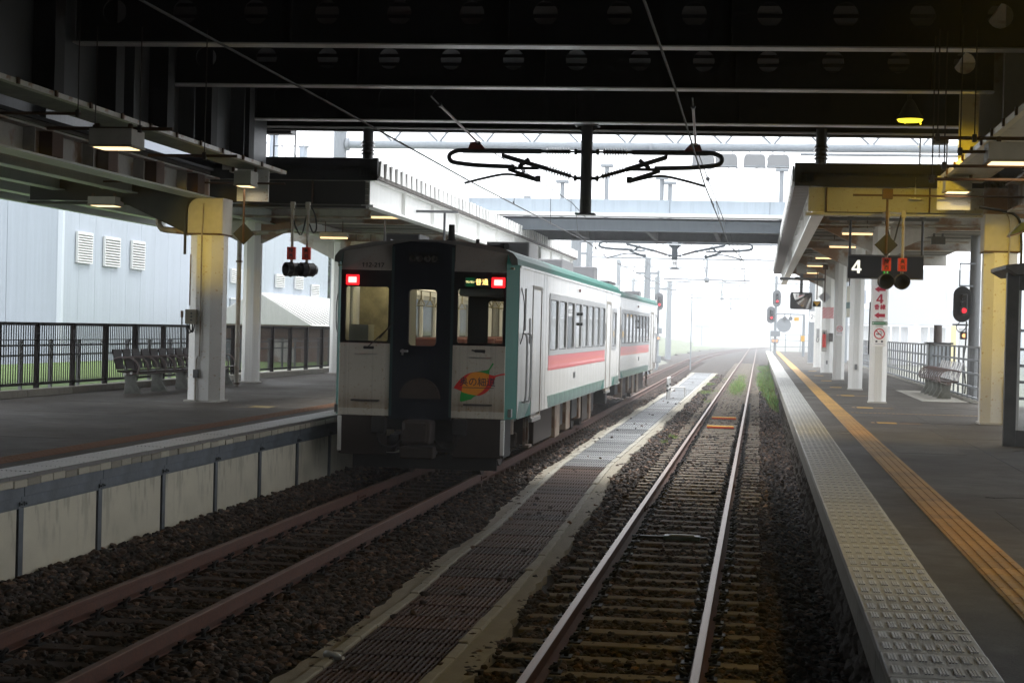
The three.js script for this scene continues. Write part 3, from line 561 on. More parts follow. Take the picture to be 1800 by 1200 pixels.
  const cor = g(); for (let x = -15.2; x < -10; x += 0.3) cor.b(x, x + 0.14, 5.0, 5.05, 6, -31.1); cor.mesh('roof_corrugation', MT.soffit, t).userData.kind = 'stuff';
  // cable tray along the girder
  const tray = g().b(-8.5, -8.4, 4.97, 5.03, 2, -30.5).b(-8.53, -8.5, 5.03, 5.06, 2, -30.5).mesh('cable_tray', M([0.55, 0.52, 0.47], 0.4, { tex: 'rusty', p: 0.6 }), t);
  for (let z = -8; z > -30; z -= 1.1) part('tray_clip', g().b(-8.395, -8.37, 4.965, 5.04, z - 0.03, z + 0.03).geo(), MT.rustPipe, tray);
  // beside the empty track
  longI('platform_girder', 3.35, 5.0, 1.7, 4, -30.9, 0.7, MT.whiteDirty, M([0.5, 0.48, 0.38], 0.4, { tex: 'rusty', p: 1.5 }), -1, 2.6);
  const tray2 = g().b(2.92, 3.0, 4.97, 5.05, 2, -30.5).b(3.0, 3.03, 5.03, 5.12, 2, -30.5).mesh('cable_tray', M([0.6, 0.55, 0.4], 0.4), t);
  for (let z = -8; z > -30; z -= 1.1) part('tray_clip', g().b(2.89, 2.92, 4.965, 5.06, z - 0.03, z + 0.03).geo(), MT.rustPipe, tray2);
  longI('bearing_girder', 4.3, 4.5, 0.5, 4, -31.2, 0.4, MT.girderRust, MT.whiteDirty, -1, 2.1);
  for (const [x, y] of [[5.6, 4.75], [7, 4.78], [8.4, 4.75]]) g().b(x - 0.09, x + 0.09, y, y + 0.02, 6, -31).b(x - 0.01, x + 0.01, y + 0.02, y + 0.3, 6, -31).mesh('roof_purlin', MT.whiteDirty, t);
  g().b(4.3, 9.9, 5.1, 5.15, 6, -31.2).mesh('side_roof_sheet', MT.soffit, t);
  // end plates of the girders, facing the near end
  g().b(-9.12, -8.55, 4.44, 5.0, -29.9, -29.93).mesh('girder_end_plate', MT.white, t);
  g().b(2.86, 3.4, 4.47, 5.03, -29.9, -29.93).mesh('girder_end_plate', MT.white, t);
  g().b(-9.45, -9.38, 5.0, 5.9, -30.5, -30.9).b(-9.6, -9.45, 5.05, 5.85, -30.55, -30.6).mesh('hanger_column', MT.whiteDirty, t);
  // cantilever haunches on the columns
  g().ext([[-9.9, 4.5], [-11.35, 4.5], [-11.3, 4.42], [-10.05, 3.86], [-9.9, 3.86]], 0.3, tr(0, 0, -30.35)).mesh('haunch', M([0.045, 0.055, 0.05], 0.6, { tex: 'cloud', p: 1 }), t);
  g().ext([[3.75, 4.42], [4.5, 4.42], [6.2, 4.9], [6.2, 5.05], [3.75, 5.05]], 0.3, tr(0, 0, -31.3)).mesh('haunch', MT.whiteDirty, t);
}
// ---------------------------------------------------------------- platform canopies
function canopy(label, X, dir, z0, z1, depth, colX, nTeeth, opts) { // X: trackside edge; dir: towards the platform
  const t = thing('platform_canopy', label, 'canopy'), d = (u) => X + dir * u;
  const B = (u0, u1, y0, y1, za, zb) => g().b(d(u0), d(u1), y0, y1, -za, -zb);
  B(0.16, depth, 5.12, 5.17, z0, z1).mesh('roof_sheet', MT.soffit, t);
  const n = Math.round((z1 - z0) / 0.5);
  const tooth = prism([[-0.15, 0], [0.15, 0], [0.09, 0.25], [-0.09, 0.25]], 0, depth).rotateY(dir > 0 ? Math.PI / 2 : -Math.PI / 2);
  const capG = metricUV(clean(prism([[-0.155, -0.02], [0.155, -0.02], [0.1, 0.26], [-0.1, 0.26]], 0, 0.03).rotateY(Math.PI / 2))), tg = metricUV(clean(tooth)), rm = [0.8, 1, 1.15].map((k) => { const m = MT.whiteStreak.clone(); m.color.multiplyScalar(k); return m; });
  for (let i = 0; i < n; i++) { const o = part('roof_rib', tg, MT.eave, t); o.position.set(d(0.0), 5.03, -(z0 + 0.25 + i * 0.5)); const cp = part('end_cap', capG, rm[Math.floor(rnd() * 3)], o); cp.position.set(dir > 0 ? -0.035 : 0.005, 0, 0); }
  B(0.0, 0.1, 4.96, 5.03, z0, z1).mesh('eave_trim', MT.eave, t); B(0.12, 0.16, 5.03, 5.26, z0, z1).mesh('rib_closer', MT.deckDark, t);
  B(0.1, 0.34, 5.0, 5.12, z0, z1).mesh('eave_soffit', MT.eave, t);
  if (opts.wide) { const q = g(); for (let z = z0 + 0.2; z < z1; z += 0.35) q.b(d(0.0), d(0.34), 4.93, 4.985, -z, -z - 0.2); q.mesh('soffit_rib', M([0.22, 0.2, 0.19], 0.7), t).userData.kind = 'stuff'; }
  const eb = B(opts.beamU, opts.beamU + 0.02, 4.5, 4.93, z0 + 0.15, z1).mesh('edge_beam', MT.whiteStreak, t);
  B(opts.beamU - 0.09, opts.beamU + 0.11, 4.93, 4.96, z0 + 0.15, z1).mesh('top_flange', MT.whiteStreak, eb);
  B(opts.beamU - 0.06, opts.beamU + 0.16, 4.46, 4.5, z0 + 0.15, z1).mesh('bottom_flange', MT.whiteStreak, eb);
  for (let z = z0 + 3; z < z1; z += 3.1) part('web_stiffener', B(opts.beamU - 0.07, opts.beamU, 4.5, 4.93, z, z + 0.02).geo(), MT.whiteStreak, eb);
  // near gable: dark band above, cross beam below
  B(0.0, depth, 4.93, 5.33, z0, z0 + 0.12).mesh('gable_fascia', MT.deckDark, t);
  const gb = B(0.25, depth, 4.5, 4.92, z0 + 0.14, z0 + 0.17).mesh('gable_beam', opts.gable, t);
  B(0.2, depth, 4.43, 4.47, z0 + 0.02, z0 + 0.3).mesh('bottom_flange', opts.gable, gb);
  for (const u of opts.gst) part('web_stiffener', B(u, u + 0.02, 4.5, 4.92, z0 + 0.05, z0 + 0.14).geo(), MT.rustPipe, gb);
  // cross beams at the columns
  for (const z of opts.rows) {
    const c = B(0.35, depth, 4.72, 5.02, z - 0.015, z + 0.015).mesh('cross_beam', MT.whiteDirty, t);
    B(0.35, depth, 4.69, 4.72, z - 0.12, z + 0.12).mesh('bottom_flange', MT.whiteDirty, c);
    const hx = d(colX);
    g().ext([[hx - 1.3, 4.7], [hx - 0.15, 4.15], [hx + 0.15, 4.15], [hx + 1.3, 4.7]], 0.14, tr(0, 0, -z - 0.07)).mesh('haunch', MT.whiteDirty, t);
    const bolts = g(); for (const k of [-1, 1]) for (let i = 0; i < 6; i++) bolts.rod([hx + k * 1.5 + (i % 2) * 0.1, 4.78 + Math.floor(i / 2) * 0.09, -z + 0.015], [hx + k * 1.5 + (i % 2) * 0.1, 4.78 + Math.floor(i / 2) * 0.09, -z + 0.035], 0.018, 6); bolts.mesh('bolt_group', MT.whiteDirty, c).userData.kind = 'stuff';
  }
  const lb = B(colX - 0.1, colX + 0.1, 4.72, 4.74, z0, z1).b(d(colX) - 0.01, d(colX) + 0.01, 4.74, 5.1, -z0, -z1).mesh('ridge_beam', MT.whiteStreak, t);
  for (let z = z0 + 1.6; z < z1; z += 1.65) part('purlin', B(0.3, depth, 5.02, 5.12, z, z + 0.06).geo(), MT.whiteDirty, t);
  // conduits under the roof
  for (const z of opts.pipes) { part('conduit', g().rod([d(0.5), 4.66, -z], [d(depth - 1), 4.66, -z], 0.028, 8).geo(), MT.conduit, t); }
  B(0.4, depth, 5.1, 5.12, z1 - 0.1, z1).mesh('end_trim', MT.whiteDirty, t);
  return t;
}
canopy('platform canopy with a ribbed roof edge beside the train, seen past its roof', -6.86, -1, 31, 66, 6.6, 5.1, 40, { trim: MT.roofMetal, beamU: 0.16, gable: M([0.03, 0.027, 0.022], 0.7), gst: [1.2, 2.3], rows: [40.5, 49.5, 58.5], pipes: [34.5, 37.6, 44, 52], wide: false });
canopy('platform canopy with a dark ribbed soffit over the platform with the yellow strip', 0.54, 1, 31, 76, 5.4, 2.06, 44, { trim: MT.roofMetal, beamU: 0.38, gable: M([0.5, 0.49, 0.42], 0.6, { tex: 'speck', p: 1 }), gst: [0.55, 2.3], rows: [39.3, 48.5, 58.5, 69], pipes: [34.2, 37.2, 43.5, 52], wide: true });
// ---------------------------------------------------------------- columns
function column(name, label, x, z, w, top, mat, o = {}) {
  const t = thing(name, label, 'column', [x, 0.9, -z]), c = w * 0.28, h = w / 2;
  const oct = [[-h + c, -h], [h - c, -h], [h, -h + c], [h, h - c], [h - c, h], [-h + c, h], [-h, h - c], [-h, -h + c]];
  const up = (g0, y) => g0.rotateX(-Math.PI / 2).translate(0, y, 0);
  part('shaft', metricUV(clean(up(prism(oct, 0, top), 0))), mat, t);
  g().rbox(0, 0.01, 0, w + 0.03, 0.05, w + 0.03, 0.01).mesh('base', MT.whiteDirty, t);
  if (o.cap) { // rounded head above a rusty joint
    g().rbox(0, top + 0.012, 0, w + 0.05, 0.03, w + 0.05, 0.012).mesh('joint_plate', MT.rustPipe, t);
    const s = new THREE.Shape(); s.moveTo(-h, 0); s.lineTo(h, 0); s.lineTo(h, 0.55);
    if (o.cap < 0) { s.absarc(h - 0.18, 0.42, 0.18, 0, Math.PI / 2); s.lineTo(-h, 0.6); } else { s.lineTo(h, 0.6); s.lineTo(-h + 0.2, 0.6); s.absarc(-h + 0.2, 0.4, 0.2, Math.PI / 2, Math.PI); }
    s.lineTo(-h, 0);
    const e = new THREE.ExtrudeGeometry(s, { depth: w * 0.92, bevelEnabled: true, bevelSize: 0.02, bevelThickness: 0.02, bevelSegments: 2, curveSegments: 12 }).translate(0, top + 0.03, -w * 0.46);
    part('head', metricUV(clean(e)), MT.whiteDirty, t);
  }
  return t;
}
{
  const a = column('platform_column', 'thick white column with rusty head and grey switch box beside the dark bench', -9.72, 30.3, 0.6, 2.95, MT.white, { cap: 1 });
  g().tube([[-0.02, 3.5, 0.335], [-0.03, 3.1, 0.34], [-0.04, 2.9, 0.33], [-0.035, 0.95, 0.33], [-0.06, 0.82, 0.33], [-0.09, 0.7, 0.33], [-0.095, 0.02, 0.33]], 0.014, 6, 40).mesh('conduit', MT.conduit, a);
  g().tube([[-0.3, 3.55, 0.28], [-0.34, 3.45, 0.28], [-0.36, 3.2, 0.28], [-0.36, 2.6, 0.28]], 0.025, 6, 24).mesh('cable', MT.rubber, a);
  g().rod([-0.24, 2.6, 0.31], [-0.24, 1.7, 0.31], 0.013, 6).mesh('thin_conduit', MT.conduit, a);
  const sb = g().rbox(-0.19, 1.5, 0.36, 0.2, 0.26, 0.1, 0.012).mesh('switch_box', M([0.22, 0.2, 0.15], 0.55), a);
  g().tube([[-0.26, 1.37, 0.36], [-0.27, 1.27, 0.36], [-0.22, 1.22, 0.36], [-0.17, 1.26, 0.36], [-0.16, 1.37, 0.36]], 0.013, 6, 24).tube([[-0.22, 1.37, 0.37], [-0.2, 1.26, 0.37], [-0.15, 1.24, 0.37], [-0.12, 1.37, 0.37]], 0.012, 6, 24).mesh('cable', MT.rubber, sb);
  const kn = g(); for (const y of [1.56, 1.5, 1.44]) kn.rod([-0.17, y, 0.41], [-0.17, y, 0.425], 0.016, 8); kn.mesh('knob', MT.black, sb).userData.kind = 'stuff';
  g().rbox(-0.09, 0.5, 0.335, 0.1, 0.15, 0.05, 0.01).mesh('socket_box', M([0.09, 0.09, 0.085], 0.6), a);

  const b = column('platform_column', 'thick white column with rusty head glowing yellow beside the shelter frame', 4.04, 31, 0.56, 2.92, MT.white, { cap: -1 });
  g().tube([[0.02, 3.6, 0.2], [0.1, 3.5, 0.31], [0.11, 3.2, 0.31], [0.1, 2.4, 0.31], [0.12, 1.6, 0.31], [0.09, 1.4, 0.31], [0.16, 1.2, 0.31], [0.15, 0.9, 0.31], [0.1, 0.8, 0.31], [0.1, 0.02, 0.31]], 0.015, 6, 50).mesh('conduit', MT.conduit, b);
  g().tube([[-0.4, 3.68, 0.28], [0.1, 3.6, 0.3], [0.27, 3.45, 0.3], [0.31, 3.1, 0.3], [0.31, 2.7, 0.3]], 0.024, 6, 30).mesh('cable', MT.rubber, b);
  g().rbox(0.22, 1.62, 0.3, 0.09, 0.28, 0.1, 0.01).mesh('switch_box', MT.conduit, b);
  g().tube([[0.22, 1.48, 0.3], [0.23, 1.4, 0.3], [0.25, 1.33, 0.3]], 0.013, 5, 10).mesh('cable', MT.rubber, b);
  g().rbox(0.17, 0.62, 0.31, 0.12, 0.18, 0.06, 0.012).mesh('socket_box', M([0.16, 0.16, 0.15], 0.6), b);
  // downpipe between the columns beside the bench
  const dp = thing('downpipe', 'grey rusty downpipe standing between the thick column and the next white column', 'pipe', [-11.5, 0.9, -38]);
  g().rod([0, 0, 0], [0, 3.25, 0], 0.052, 10).mesh('pipe', MT.conduit, dp); for (const y of [0.04, 2.75]) g().rod([0, y, 0], [0, y + 0.04, 0], 0.075, 10).mesh('collar', MT.rustPipe, dp);
  g().tube([[0, 3.25, 0], [0, 3.36, 0], [0.2, 3.4, 0], [0.8, 3.42, 0.2], [1.3, 3.45, 0.5]], 0.05, 8, 24).mesh('elbow', MT.conduit, dp);
  const gp = thing('gutter_pipe', 'short bent grey pipe under the haunch of the thick column beside the dark bench', 'pipe', [-10.5, 3.95, -30.15]);
  g().tube([[-0.12, 0.45, 0], [-0.12, 0.1, 0], [-0.06, 0.0, 0], [0.05, -0.02, 0], [0.55, -0.06, 0]], 0.055, 8, 30, false, 0.2).mesh('pipe', MT.conduit, gp); g().rod([0.4, -0.048, 0], [0.44, -0.052, 0], 0.07, 10).mesh('collar', MT.conduit, gp);

  const c1 = column('platform_column', 'plain slender white column just behind the grey downpipe', -11.92, 40.5, 0.4, 3.85, MT.whiteStreak);
  column('platform_column', 'slender white column half hidden by the front corner of the train', -12.05, 49.6, 0.38, 3.85, MT.whiteStreak);
  const P = [[2.59, 39.3], [2.6, 48.5], [2.59, 58.5], [2.6, 69], [2.61, 80]];
  const L = ['white column with magenta 4 and arrow signs on the platform with the yellow strip', 'white column with a small grey socket box, second along from the column with the 4', 'white column with a pale no-smoking sticker behind the mirror', 'white column with red and white striped plates and a fire extinguisher', 'white column with a grey telephone, last before the open platform end'];
  const cs = P.map(([x, z], i) => column('platform_column', L[i], x, z, i === 3 ? 0.44 : 0.37, 3.85, MT.whiteStreak));
  // signs on the column with the 4
  const c4 = cs[0], f = 0.195;
  const ar = (c, x, y, w, h, col) => { c.fillStyle = col; c.beginPath(); c.moveTo(x, y + h / 2); c.lineTo(x + w * 0.42, y); c.lineTo(x + w * 0.42, y + h * 0.24); c.lineTo(x + w, y + h * 0.24); c.lineTo(x + w, y + h * 0.76); c.lineTo(x + w * 0.42, y + h * 0.76); c.lineTo(x + w * 0.42, y + h); c.fill(); };
  decal('track_sign', 0.29, 0.74, print(256, 660, (c, w, h) => {
    c.fillStyle = '#f2eeee'; c.fillRect(0, 0, w, h); const m = '#b8103c';
    ar(c, 24, 14, 205, 120, m); c.fillStyle = m; c.font = 'bold 250px sans-serif'; c.textAlign = 'center'; c.fillText('4', w / 2, 345);
    kanji(c, '番線', 22, 368, 100, 112, 0, m, 15); ar(c, 24, 520, 205, 120, m);
  }), c4, -0.005, 2.19, f);
  decal('green_plate', 0.33, 0.07, print(256, 54, (c, w, h) => { c.fillStyle = '#0b6b3a'; c.fillRect(0, 0, w, h); c.fillStyle = '#cfe8d8'; for (let i = 0; i < 12; i++) c.fillRect(40 + i * 15, 20, 9, 14); c.fillStyle = '#eee'; c.fillRect(10, 16, 20, 22); c.fillRect(w - 30, 16, 20, 22); }), c4, 0.0, 1.74, f);
  const noSmoke = print(256, 400, (c, w, h) => {
    c.fillStyle = '#f4f2f2'; c.fillRect(0, 0, w, h); c.strokeStyle = '#c4122c'; c.lineWidth = 24; c.beginPath(); c.arc(128, 135, 100, 0, 7); c.stroke();
    c.fillStyle = '#222'; c.fillRect(65, 130, 90, 22); c.fillRect(162, 130, 10, 22); c.fillRect(178, 130, 8, 22); c.strokeStyle = '#222'; c.lineWidth = 8; c.beginPath(); c.moveTo(165, 118); c.bezierCurveTo(165, 90, 130, 100, 132, 70); c.moveTo(183, 118); c.bezierCurveTo(185, 80, 150, 90, 150, 62); c.stroke();
    c.strokeStyle = '#c4122c'; c.lineWidth = 20; c.beginPath(); c.moveTo(60, 65); c.lineTo(196, 205); c.stroke(); c.fillStyle = '#334'; c.fillRect(52, 272, 40, 40); c.fillRect(164, 272, 40, 40); c.fillStyle = '#99a'; c.fillRect(40, 340, 176, 10);
  });
  decal('no_smoking_sign', 0.27, 0.42, noSmoke, c4, 0.0, 1.44, f);
  g().rod([-0.215, 1.05, 0.05], [-0.205, 2.2, 0.05], 0.016, 6).mesh('black_pole', MT.black, c4);
  const socket = (t, x, y) => g().rbox(x, y, 0.2, 0.07, 0.15, 0.05, 0.01).mesh('socket_box', M([0.16, 0.16, 0.16], 0.6), t);
  socket(cs[1], 0.0, 0.62); g().rod([0.0, 0.7, 0.195], [0.0, 3.6, 0.195], 0.01, 6).mesh('conduit', MT.whiteStreak, cs[1]);
  decal('no_smoking_sign', 0.22, 0.34, noSmoke, cs[2], 0.0, 1.62, f);
  for (const x of [-0.11, 0.11]) decal('striped_plate', 0.2, 0.42, print(100, 210, (c, w, h) => { c.fillStyle = '#eee'; c.fillRect(0, 0, w, h); c.fillStyle = '#c8182c'; for (let i = -4; i < 6; i++) { c.beginPath(); c.moveTo(0, i * 62 + 80); c.lineTo(w, i * 62 - 20); c.lineTo(w, i * 62 + 14); c.lineTo(0, i * 62 + 114); c.fill(); } }), cs[3], x, 2.32, 0.23);
  const fe = g().rod([-0.12, 1.0, 0.3], [-0.12, 1.5, 0.3], 0.07, 10).mesh('fire_extinguisher', MT.red, cs[3]); g().rbox(-0.12, 1.25, 0.26, 0.2, 0.82, 0.05, 0.01).mesh('bracket_box', MT.whiteDirty, cs[3]); g().rod([-0.12, 1.5, 0.3], [-0.12, 1.58, 0.3], 0.03, 8).mesh('valve', MT.black, fe);
  g().rbox(0.13, 1.38, 0.28, 0.15, 0.33, 0.1, 0.01).mesh('meter_box', M([0.1, 0.09, 0.085], 0.6), cs[3]); socket(cs[3], 0.0, 0.42);
  g().rbox(-0.02, 1.55, 0.24, 0.13, 0.4, 0.1, 0.02).mesh('telephone', M([0.3, 0.3, 0.3], 0.5), cs[4]);
  g().tube([[-0.06, 1.35, 0.25], [-0.08, 1.2, 0.25], [0, 1.16, 0.25], [0.04, 1.3, 0.25]], 0.012, 5, 20).mesh('cord', MT.rubber, cs[4]);
  const n20 = column('catenary_column', 'grey catenary column with a white 20 plate beyond the telephone column', 2.75, 92, 0.5, 9, MT.farPost);
  decal('number_plate', 0.42, 0.55, print(80, 104, (c, w, h) => { c.fillStyle = '#fff'; c.fillRect(0, 0, w, h); c.fillStyle = '#333'; c.font = 'bold 58px sans-serif'; c.textAlign = 'center'; c.fillText('20', w / 2, 74); }), n20, 0, 2.4, 0.26);
}
// ---------------------------------------------------------------- the diesel railcars
function railcar(label, p, turn, front) {
  const t = thing('diesel_railcar', label, 'train', p, turn), L = 19.5, W = 1.385, side = [1, -1];
  const rect = (s0, s1, y0, y1, r = 0.04) => { const o = [], a = (cx, cy, f) => { for (let i = 0; i <= 3; i++) o.push([cx + r * Math.cos(f + i / 3 * Math.PI / 2), cy + r * Math.sin(f + i / 3 * Math.PI / 2)]); }; a(s1 - r, y1 - r, 0); a(s0 + r, y1 - r, Math.PI / 2); a(s0 + r, y0 + r, Math.PI); a(s1 - r, y0 + r, -Math.PI / 2); return o; };
  const rev = (h) => h.slice().reverse();
  const wins = Array.from({ length: 8 }, (_, i) => [4.24 + i * 1.365, 5.5 + i * 1.365, 1.94, 2.9]); wins.push([17.25, 18.35, 1.92, 2.84]);
  const slots = [[0.98, 1.2, 2.3, 2.95]], doors = [[2.02, 3.06, 0.94, 2.97], [15.62, 16.66, 0.94, 2.97]];
  // map (s, y) of a side to the car: s runs back from the front
  const onSide = (k, out = 0) => new THREE.Matrix4().makeBasis(V(0, 0, -1), V(0, 1, 0), V(k, 0, 0)).setPosition(k * (W + out), 0, 0);
  const sideGeo = (pts, depth, k, out, holes = []) => { const q = g().ext(pts, depth, undefined, 0, holes); const e = q.l[0]; e.translate(0, 0, k > 0 ? -depth : -depth); e.applyMatrix4(onSide(k, out)); if (k < 0) { const a = e.attributes.position, n = e.attributes.normal; /* mirrored basis: swap winding */ for (let i = 0; i < a.count; i += 3) for (const at of [a, n]) for (let c = 0; c < 3; c++) { const u = at.getComponent(i + 1, c); at.setComponent(i + 1, c, at.getComponent(i + 2, c)); at.setComponent(i + 2, c, u); } } return metricUV(e); };
  const s0 = front ? 0.4 : 0.05, s1 = L - 0.05;
  for (const k of side) {
    const holes = [...wins, ...slots, ...doors].map((r) => rev(rect(...r)));
    const wall = part('side_wall', sideGeo([[s0, 0.99], [s1, 0.99], [s1, 3.27], [s0, 3.27]], 0.05, k, 0, holes), MT.bodyWhite, t);
    for (const w of wins) {
      const fr = part('window', sideGeo(rect(w[0] - 0.05, w[1] + 0.05, w[2] - 0.05, w[3] + 0.05), 0.03, k, 0.012, [rev(rect(w[0] + 0.07, w[1] - 0.07, w[2] + 0.05, w[3] - 0.07))]), MT.trainFrame, t);
      part('pane', sideGeo(rect(w[0] + 0.05, w[1] - 0.05, w[2] + 0.03, w[3] - 0.05), 0.004, k, -0.006), MT.glassTint, fr);
      part('seal', sideGeo(rect(w[0] + 0.055, w[1] - 0.055, w[2] + 0.035, w[3] - 0.055), 0.006, k, 0.015, [rev(rect(w[0] + 0.07, w[1] - 0.07, w[2] + 0.05, w[3] - 0.07))]), MT.black, fr);
    }
    for (const w of slots) part('cab_window', sideGeo(rect(...w), 0.006, k, -0.02), MT.glassTint, t);
    for (const d of doors) {
      const m = (d[0] + d[1]) / 2, leaf = part('door', sideGeo(rect(d[0] - 0.05, d[1] + 0.05, 0.92, 3.0), 0.03, k, -0.045, [rev(rect(m - 0.17, m + 0.42, 1.95, 2.84, 0.06))]), M([0.16, 0.155, 0.145], 0.45, { tex: 'streak', p: 0.6 }), t);
      part('pane', sideGeo(rect(m - 0.18, m + 0.43, 1.94, 2.85, 0.06), 0.006, k, -0.058), MT.glassTint, leaf);
      part('door_frame', sideGeo(rect(d[0] - 0.07, d[1] + 0.07, 0.9, 3.02), 0.02, k, 0.008, [rev(rect(d[0], d[1], 0.95, 2.96))]), M([0.3, 0.27, 0.22], 0.5, { tex: 'rusty', p: 0.7 }), leaf);
      part('sill', sideGeo(rect(d[0] - 0.04, d[1] + 0.04, 0.86, 0.92, 0.01), 0.06, k, 0.025), MT.steel, leaf);
      part('indicator', sideGeo(rect(d[0] - 0.42, d[0] - 0.3, 2.1, 2.5, 0.01), 0.012, k, 0.008), MT.black, t);
    }
    part('red_band', sideGeo([[4.16, 1.63], [15.2, 1.63], [15.2, 1.885], [4.16, 1.885]], 0.006, k, 0.005), MT.pink, t);
    part('green_skirt_band', sideGeo([[4.3, 1.0], [14.9, 1.0], [15.1, 1.2], [4.16, 1.2]], 0.006, k, 0.005), MT.greenPale, t);
    for (const [a, b, c] of [[14.35, 14.9, 15.1], [17.3, 17.3, 18.0]]) part('green_triangle', sideGeo([[a, 1.0], [c, 1.0], [c, 1.2]], 0.006, k, 0.009), MT.green, t);
    part('green_skirt_band', sideGeo([[17.4, 1.0], [19.4, 1.0], [19.4, 1.2], [17.4, 1.2]], 0.006, k, 0.004), MT.greenPale, t);
    if (front) { part('green_skirt_band', sideGeo([[0.42, 0.98], [1.9, 0.98], [1.9, 1.16], [0.62, 1.24]], 0.006, k, 0.005), MT.greenPale, t); part('green_triangle', sideGeo([[1.25, 0.98], [1.92, 0.98], [1.92, 1.2]], 0.006, k, 0.009), MT.green, t); }
    const seams = g(); for (const s of [3.35, 3.75, 15.35, 16.95, 18.8]) seams.add(sideGeo([[s, 1.0], [s + 0.012, 1.0], [s + 0.012, 3.26], [s, 3.26]], 0.004, k, 0.002)); seams.mesh('panel_seam', MT.trainGrey, t).userData.kind = 'stuff';
    part('rain_gutter', sideGeo([[s0, 3.24], [s1, 3.24], [s1, 3.275], [s0, 3.275]], 0.02, k, 0.016), MT.bodyWhite, t);
    part('side_lamp', sideGeo(rect(9.1, 9.22, 3.08, 3.14, 0.02), 0.04, k, 0.03), MT.insulRed, t);
    for (const y of [2.42, 2.62]) part('side_lamp', sideGeo(rect(9.32, 9.44, y, y + 0.06, 0.02), 0.05, k, 0.055), MT.black, t);
    const gr = g(); for (const s of [0.88, 1.36]) gr.tube([[k * (W), 1.22, -s], [k * (W + 0.06), 1.26, -s], [k * (W + 0.07), 1.7, -s], [k * (W + 0.06), 2.2, -s], [k * W, 2.26, -s]], 0.02, 6, 24); gr.l.forEach((q) => part('handrail', metricUV(q), MT.trainFrame, t));
    part('mirror', g().tube([[k * W, 2.95, -0.6], [k * (W + 0.05), 2.7, -0.55], [k * (W + 0.05), 2.3, -0.55], [k * W, 2.1, -0.6]], 0.008, 6, 20).geo(), MT.rubber, t);
    part('step_pocket', sideGeo(rect(0.78, 1.5, 1.0, 1.22, 0.02), 0.01, k, 0.0), MT.underBeige, t);
    const sg = g(); for (const s of [8.3, 8.46, 8.62]) sg.add(sideGeo(rect(s, s + 0.1, 1.4, 1.52, 0.01), 0.003, k, 0.003)); sg.mesh('small_lettering', MT.black, t).userData.kind = 'stuff';
  }
  // roof: shoulder strips and top sheet
  const prof = [[W, 3.27], [1.375, 3.36], [1.31, 3.44], [1.16, 3.51], [0.8, 3.575], [0.4, 3.61], [0, 3.62]];
  const flip = (a) => { const o = []; for (let i = 0; i < a.length; i += 9) o.push(...a.slice(i, i + 3), ...a.slice(i + 6, i + 9), ...a.slice(i + 3, i + 6)); return o; };
  const strip = (a, b, k, mat, name) => { const z0 = front ? -0.12 : -0.05, pos = [], q = [prof[a], prof[b]].map(([x, y]) => [k * x, y]); pos.push(q[0][0], q[0][1], z0, q[0][0], q[0][1], -s1, q[1][0], q[1][1], -s1, q[0][0], q[0][1], z0, q[1][0], q[1][1], -s1, q[1][0], q[1][1], z0); const e = new THREE.BufferGeometry(); e.setAttribute('position', new THREE.Float32BufferAttribute(k > 0 ? pos : flip(pos), 3)); e.computeVertexNormals(); return e; };
  for (const k of side) { const gs = g(); gs.l.push(strip(0, 1, k), strip(1, 2, k), strip(2, 3, k)); gs.mesh('green_roof_shoulder', MT.green, t); const rs = g(); for (let i = 3; i < 6; i++) rs.l.push(strip(i, i + 1, k)); rs.mesh('roof', MT.roofGrey, t); }
  for (const [s, w, h, l, x] of [[4.5, 0.7, 0.22, 1.2, 0.6], [11, 1.6, 0.2, 2.2, 0], [16.6, 0.6, 0.26, 0.9, 0.65], [1.3, 0.5, 0.16, 0.8, -0.6]]) part('roof_box', g().ext([[-w / 2, 3.5], [w / 2, 3.5], [w / 2, 3.58 + h], [-w / 2, 3.58 + h]], l, tr(x, 0, -s - l), 0.02).geo(), M([0.17, 0.17, 0.175], 0.55), t);
  // ends, floor and inside
  g().b(-W + 0.03, W - 0.03, 0.99, 3.5, -s1 + 0.03, -s1).mesh('end_wall', MT.bodyWhite, t);
  if (!front) g().b(-W + 0.03, W - 0.03, 0.99, 3.5, -0.08, -0.05).mesh('end_wall', MT.bodyWhite, t);
  g().b(-W + 0.05, W - 0.05, 1.02, 1.14, -0.12, -s1 + 0.03).mesh('floor', MT.trainGrey, t);
  const ceil = g().b(-W + 0.06, W - 0.06, 3.2, 3.23, -0.12, -s1 + 0.03).mesh('ceiling', MT.cream, t);
  for (const x of [-0.62, 0.62]) g().b(x - 0.07, x + 0.07, 3.185, 3.2, -2.2, -18.5).mesh('ceiling_light', glow([1, 0.86, 0.58], 1.1), ceil);
  const rl = new THREE.RectAreaLight(new THREE.Color(1, 0.84, 0.55), 0.9, 1.2, 16); rl.position.set(0, 3.17, -10.3); rl.rotation.x = -Math.PI / 2; t.add(rl);
  const seatG = g().rbox(0, 0.22, 0, 0.92, 0.12, 0.5, 0.03).rbox(0, 0.62, -0.24, 0.92, 0.75, 0.11, 0.04).box(0, 0.08, 0, 0.8, 0.16, 0.4).geo();
  for (const k of side) for (let i = 0; i < 6; i++) for (const d of [0, 1]) { const o = part('seat', seatG, MT.seat, t); o.position.set(k * 0.83, 1.14, -5.0 - i * 1.75 - d * 0.98); o.rotation.y = d ? 0 : Math.PI; }
